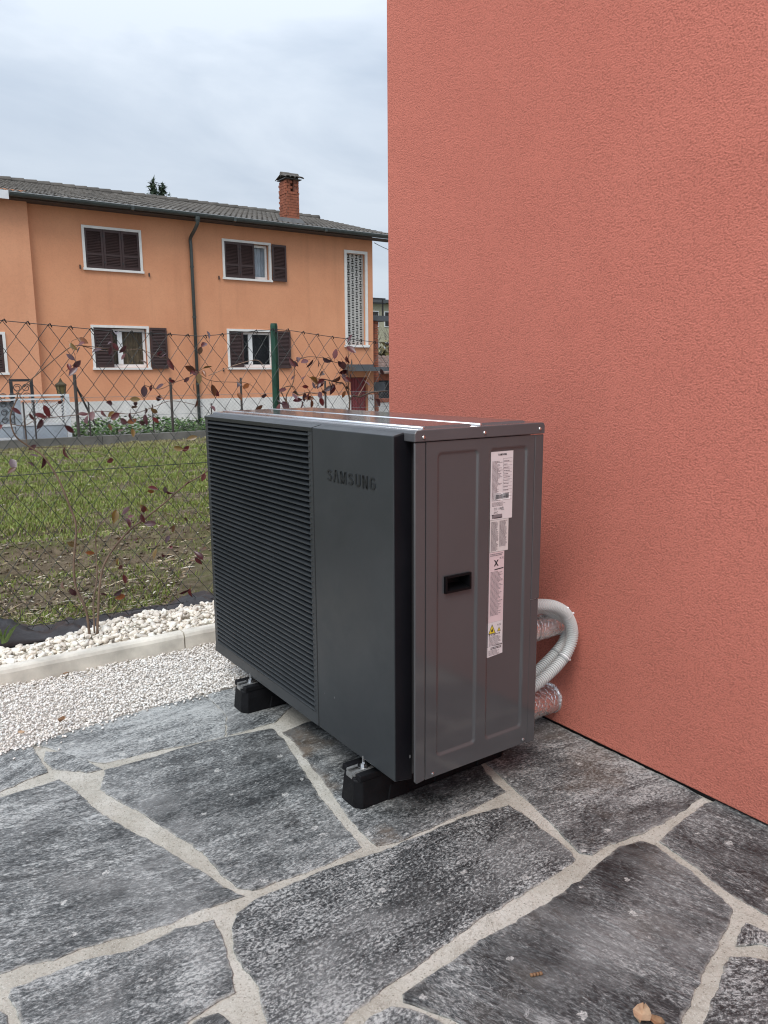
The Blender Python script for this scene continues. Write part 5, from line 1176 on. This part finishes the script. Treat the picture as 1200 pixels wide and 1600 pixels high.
rg = MB(); x_ = RX0
while x_ < RX1-.1:
    rg.tube([(x_, YR, rz_(YR)+.02), (x_+.20, YR, rz_(YR)+.025), (x_+.40, YR, rz_(YR)+.03)], [.11, .12, .13], 9); x_ += .37
tag(rg.build('ridge_tiles', M['tile'], rt), kind='stuff')
gu = MB(); gp = []
for k in range(9): an = math.pi+math.pi*k/8; gp.append((YE-.055+.075*math.cos(an), ZR0-.015+.085*math.sin(an)))
gp += [(YE+.012, ZR0-.008), (YE-.122, ZR0-.008)]
GX0 = 3.72
gu.poly_extrude([(a_, b_) for a_, b_ in gp], lambda u, v: (GX0, u, v), lambda u, v: (15.36, u, v)); guo = gu.build('gutter', M['gutter'], oh)
for gx in (6.7, 9.6, 12.6): MB().box(gx-.04, gx+.04, YE-.136, YE-.02, ZR0-.108, ZR0-.010).build('gutter_joint', M['gutter'], guo)
MB().tube([(GX0, YE-.122, ZR0+.0), (15.36, YE-.122, ZR0+.0)], .009, 6).build('gutter_lip', M['zinc'], guo)
MB().box(RX0, GX0-.005, YE-.06, YE-.025, ZR0-.17, ZR0+.03).build('fascia_board', M['white_metal'], oh)
MB().box(HXL-.4, RX1-.02, YE+.02, YH-.003, ZR0-.118, ZR0-.104).build('soffit', M['soffit'], oh)
dp = MB(); dxp = 8.47
dp.tube(catmull([(8.50, YE-.055, ZR0-.09), (8.50, YE-.055, ZR0-.25), (8.47, YE+.12, ZR0-.42), (8.45, YH-.075, ZR0-.60), (8.45, YH-.075, ZR0-.80)], 6)+[Vector((8.45, YH-.075, ZG))], .048, 10)
dpo = dp.build('downpipe', M['gutter'], oh, smooth=True); MB().tube([(8.50, YE-.055, ZR0-.08), (8.50, YE-.055, ZR0-.17), (8.50, YE-.055, ZR0-.24)], [.075, .075, .05], 10).build('pipe_outlet', M['gutter'], dpo)
for zz in (4.2, 2.8, .9): MB().tube([(8.45, YH-.075, zz), (8.45, YH-.075, zz+.05)], .058, 10).build('pipe_clip', M['gutter'], dpo)
# chimney of bricks with a tiled hood
CX0, CX1, CY0, CY1 = 11.53, 11.94, 21.90, 22.28; cz0, cz1 = 5.62, 6.98
ch_ = MB(); ch_.box(CX0-.022, CX1-.0, CY0-.022, CY1-.02, cz0, 6.62); cho = ch_.build('chimney', M['brick_joint'], oh)
for cx_, cy_ in ((CX0+.02, CY0+.02), (CX1-.14, CY0+.02), (CX0+.02, CY1-.14), (CX1-.14, CY1-.14)): MB().box(cx_-.03, cx_+.12, cy_-.03, cy_+.12, 6.621, cz1).build('flue_pillar', M['brick_joint'], cho)
bw, bh = .145, .078; nb_ = 0
bkm = MB().box(0, bw-.006, 0, .05, 0, bh-.010).mesh('brick'); bkm.materials.append(M['brick'])
bkm2 = MB().box(0, .05, 0, bw-.006, 0, bh-.010).mesh('brick'); bkm2.materials.append(M['brick'])
r_ = 0; z_ = 5.86
while z_ < cz1-.05:
    off = (r_ % 2)*bw/2; open_ = z_ > 6.60
    k = 0; proud = .012 if abs(z_-6.56) < bh/2 else 0
    x_ = CX0-off*.0
    xs_ = [CX0-.02+i*bw for i in range(4)] if r_ % 2 == 0 else [CX0-.02+bw/2+i*bw for i in range(3)]
    for xx_ in xs_:
        if open_ and not (xx_ < CX0+.07 or xx_ > CX1-.17): continue
        if xx_+bw > CX1+.03: continue
        shared(bkm, 'brick', cho, (xx_, CY0-.03-proud, z_))
    for yy in ([CY0+.022+i*bw for i in range(3)] if r_ % 2 == 0 else [CY0-.028+i*bw for i in range(3)]):
        shared(bkm2, 'brick', cho, (CX0-.032-proud, yy, z_)); shared(bkm2, 'brick', cho, (CX1-.047+proud, yy, z_))
    z_ += bh; r_ += 1
hb = MB(); hb.box(CX0-.08, CX1+.08, CY0-.09, CY1+.09, cz1+.001, cz1+.02); hb.build('hood_plate', M['lead'], cho)
yc = (CY0+CY1)/2
for s_ in (-1, 1):
    for k in range(4):
        x_ = CX0-.10+k*.150; m = MB(); P1 = [(x_+.09+.09*math.cos(th_), .05*math.sin(th_)) for th_ in np.linspace(math.pi, 0, 6)]
        for (yy, zz) in ((yc+s_*.36, cz1+.03), (yc+s_*.0, cz1+.15)):
            m.v += [(u, yy, zz+v) for u, v in P1]
        for q in range(5): m.f.append((q, q+1, 6+q+1, 6+q))
        mo = m.build('hood_tile', M['tile'], cho); md = mo.modifiers.new('t', 'SOLIDIFY'); md.thickness = .02
for k in range(2): MB().tube([(CX0-.08+k*.29, yc, cz1+.165), (CX0+.21+k*.29, yc, cz1+.165)], [.07, .08], 9).build('hood_ridge_tile', M['tile'], cho)
MB().hull8([(CX0-.16, CY0-.26, 5.60), (CX1+.16, CY0-.26, 5.60), (CX1+.16, CY1+.2, 5.72), (CX0-.16, CY1+.2, 5.72), (CX0-.05, CY0-.07, 5.855), (CX1+.05, CY0-.07, 5.855), (CX1+.05, CY1+.06, 5.96), (CX0-.05, CY1+.06, 5.96)]).build('flashing', M['lead'], cho)

# ------------------------------------------------------------------ things seen in the gap beside the house
bp = thing('brick_pillar', (14.9, YH+.35, ZG), 'tall brick pillar carrying a grey balcony slab right of the orange house', 'pillar')
MB().box(14.80, 15.04, YH+.25, YH+.5, ZG, 2.95).build('core', M['lead'], bp)
bk3 = MB().box(0, .134, 0, .134, 0, .068).mesh('brick'); bk3.materials.append(M['brick'])
z_ = ZG; r_ = 0
while z_ < 2.9:
    for k in range(2): shared(bk3, 'brick', bp, (14.775+k*.146, YH+.225, z_+.008))
    z_ += .082; r_ += 1
MB().box(14.71, 15.5, YH+.15, YH+3, 2.951, 3.12).build('balcony_slab', M['slab_grey'], bp); MB().box(14.71, 15.3, YH+.17, YH+.22, .60, .90).build('ledge', M['slab_grey'], bp)
rl = thing('balcony_railing', (14.9, YH+.3, 3.12), 'black metal railing on the balcony slab beside the orange house', 'railing')
MB().box(14.74, 15.4, YH+.27, YH+.33, 3.66, 3.71).build('handrail', M['dark_metal'], rl); MB().box(14.74, 15.4, YH+.28, YH+.32, 3.52, 3.55).build('handrail', M['dark_metal'], rl)
for x_ in (14.80, 15.30): MB().box(x_-.02, x_+.02, YH+.28, YH+.32, 3.121, 3.659).build('baluster', M['dark_metal'], rl)
# yellow block far behind
a_ = on('y', 60, 585, 468)
yb2 = thing('apartment_block', (44, 60, ZG), 'pale yellow building far behind the brick pillar', 'building')
MB().box(a_.x-4, a_.x+9, 60, 70, ZG, a_.z-.3).build('wall', M['yellow_wall'], yb2); MB().box(a_.x-4.4, a_.x+9.4, 59.5, 70.5, a_.z-.29, a_.z).build('roof', M['slab_grey'], yb2)
for i in range(8):
    x_ = a_.x-3+i*1.35
    for zz in (a_.z-2.4, a_.z-5.2):
        if zz < 0: continue
        wo = MB().box(x_, x_+.75, 59.94, 59.99, zz, zz+1.4).build('window', M['white_frame'], yb2); MB().box(x_+.08, x_+.67, 59.92, 59.938, zz+.08, zz+1.32).build('pane', M['room'], wo)
# outbuilding with tiled roof and a black sheet painted in for its shaded interior
a_ = on('y', 34, 590, 556); b_ = on('y', 34, 605, 584)
ob = thing('outbuilding', (a_.x+1, 34, ZG), 'low outbuilding with tiled roof and dark open front in the gap between the houses', 'shed')
MB().box(a_.x-.6, a_.x+3, 34.2, 37, ZG, b_.z).build('wall', M['brick'], ob); MB().box(a_.x-.4, a_.x+2.8, 34.15, 34.19, ZG+.2, b_.z-.35).build('shade_sheet', M['black'], ob)
MB().hull8([(a_.x-.8, 33.8, b_.z), (a_.x+3.2, 33.8, b_.z), (a_.x+3.2, 37.2, b_.z), (a_.x-.8, 37.2, b_.z), (a_.x-.8, 35.4, a_.z), (a_.x+3.2, 35.4, a_.z), (a_.x+3.2, 35.6, a_.z), (a_.x-.8, 35.6, a_.z)]).build('roof', M['tile'], ob)
rtm = MB(); 
for r_ in range(7):
    for c_ in range(14):
        x_ = a_.x-.75+c_*.28; u0_, u1_ = r_/7, (r_+1.12)/7; q = lambda u: (33.8+1.6*u, b_.z+(a_.z-b_.z)*u)
        y0_, z0_ = q(u0_); y1_, z1_ = q(u1_); rtm.hull8([(x_, y0_, z0_+.01), (x_+.25, y0_, z0_+.01), (x_+.25, y1_, z1_+.005), (x_, y1_, z1_+.005), (x_+.06, y0_, z0_+.08), (x_+.19, y0_, z0_+.08), (x_+.19, y1_, z1_+.05), (x_+.06, y1_, z1_+.05)])
M['tile_red'] = simple('roof_tile_red', (.16, .105, .085), .85, var=.4, vscale=4); tag(rtm.build('roof_tiles', M['tile_red'], ob), kind='stuff')
lw = thing('garden_wall', (16.5, 27, ZG), 'low white wall with a brick cap and small railing in the gap between the houses', 'low wall')
p_ = on('y', 27, 598, 628); MB().box(p_.x-.9, p_.x+2.5, 27, 27.2, ZG, p_.z-.02).build('wall', M['plinth'], lw); MB().box(p_.x-.95, p_.x+2.5, 26.97, 27.23, p_.z-.019, p_.z+.14).build('cap', M['brick'], lw)

# bare tree and pale shrub in the gap, conifer behind the roof
def bare_tree(loc, h_, lab, seed, spread=.5):
    rnd = random.Random(seed); t_ = thing('bare_tree', loc, lab, 'tree'); tr_ = MB(); tw_ = MB()
    def grow(p_, d_, L_, r_, lev):
        n_ = 4; pts = [p_]
        for i in range(n_): d_ = (d_+Vector((rnd.gauss(0, .12), rnd.gauss(0, .12), rnd.gauss(.03, .06)))).normalized(); pts.append(pts[-1]+d_*L_/n_)
        (tr_ if lev < 2 else tw_).tube(pts, list(np.linspace(r_, r_*.6, n_+1)), 5 if lev < 2 else 3, cap=False)
        if lev >= 5: return
        for k in range(rnd.choice((2, 3, 3))):
            q = pts[rnd.choice((2, 3, 4, 4))]; v = (d_+Vector((rnd.gauss(0, spread), rnd.gauss(0, spread), rnd.gauss(.1, .25)))).normalized(); grow(q, v, L_*rnd.uniform(.6, .82), max(r_*.6, .012), lev+1)
    grow(Vector(loc), Vector((0, 0, 1)), h_*.30, h_*.024, 0); tr_.build('trunk', M['bark'], t_); tag(tw_.build('twigs', M['bark'], t_), kind='stuff')
p_ = on('y', 46, 598, 600); bare_tree((p_.x, 46, ZG), 8.2, 'bare leafless tree in the gap between the two houses', 3)
p_ = on('y', 42, 590, 600); bare_tree((p_.x-.3, 42, ZG), 5.2, 'shorter bare tree close behind the brick pillar', 9, .7)
def leafy(loc, rx, rz, n_, cols, lab, name, cat, seed):
    g = np.random.default_rng(seed); t_ = thing(name, loc, lab, cat); d_ = g.normal(size=(n_, 3)); d_ /= np.linalg.norm(d_, axis=1)[:, None]; r_ = g.random(n_)**.4*(1+.25*np.sin(d_[:, 0]*7)*np.cos(d_[:, 2]*6))
    c_ = np.array(loc)+np.array([0, 0, rz*1.1])+d_*r_[:, None]*np.array([rx, rx, rz]); s_ = g.uniform(.05, .12, n_); u = g.normal(size=(n_, 3))*s_[:, None]; v = g.normal(size=(n_, 3))*s_[:, None]
    V = np.stack([c_-u, c_-v, c_+u, c_+v], 1).reshape(-1, 3)-np.array(loc); F = (np.array([[0, 1, 2], [0, 2, 3]])[None]+(np.arange(n_)*4)[:, None, None]).reshape(-1, 3); cc = np.array(cols)[g.integers(0, len(cols), n_)]
    o = np_mesh('foliage', V, F, M['foliage'], t_, colors=np.repeat(np.concatenate([cc, np.ones((n_, 1))], 1), 4, axis=0)); o.location = (0, 0, 0)
    MB().tube([loc, (loc[0], loc[1], loc[2]+rz*1.2)], [.08, .03], 6).build('trunk', M['bark'], t_)
p_ = on('y', 38, 600, 560); leafy((p_.x, 38, ZG), 1.3, 1.9, 1500, [[.16, .13, .05], [.10, .08, .04], [.22, .19, .09], [.06, .055, .04]], 'pale yellowish shrub behind the brick pillar', 'shrub', 'shrub', 5)
def conifer(loc, h_, lab, seed):
    g = np.random.default_rng(seed); t_ = thing('conifer', loc, lab, 'tree'); MB().tube([loc, (loc[0], loc[1], loc[2]+h_)], [h_*.02, .01], 7).build('trunk', M['bark'], t_)
    V = []; cc = []
    for z_ in np.arange(h_*.25, h_, .16):
        R_ = min(2.2, (h_-z_)*.62)+.08
        for k in range(7):
            an = g.uniform(0, 2*np.pi); L_ = R_*g.uniform(.6, 1.15); dz = g.uniform(-.12, .25)
            for q in range(9):
                u = g.random(); c_ = np.array([math.cos(an)*L_*u, math.sin(an)*L_*u, z_+dz*u*2-.1*u*u]); s_ = g.uniform(.06, .15); a_ = g.normal(size=3)*s_; b_ = g.normal(size=3)*s_*.5; V += [c_-a_, c_+b_, c_+a_]; cc.append([.035, .058, .034] if g.random() < .6 else [.06, .085, .05])
    V = np.array(V); F = np.arange(len(V)).reshape(-1, 3); o = np_mesh('crown', V, F, M['conifer'], t_, colors=np.repeat(np.concatenate([np.array(cc), np.ones((len(cc), 1))], 1), 3, axis=0)); o.location = (0, 0, 0)
for px_, py_, lab, sd_ in ((239, 290, 'dark conifer top showing above the tiled roof', 2), (254, 294, 'second, shorter conifer tip just right of the taller one above the roof', 6)):
    p_ = on('y', 44, px_, py_); conifer((p_.x, 44, ZG), p_.z-ZG, lab, sd_)
# overhead cable from the gable
a_ = on('y', 22.1, 581, 379); b_ = on('y', 34, 640, 395)
pts = [Vector((a_.x+.1, 22.1, a_.z)).lerp(b_, u)-Vector((0, 0, .5*u*(1-u))) for u in np.linspace(0, 1, 12)]
tag(MB().tube(pts, .012, 5).build('overhead_cable', M['dark_metal']), 'thin overhead cable running from the orange house gable', 'cable')
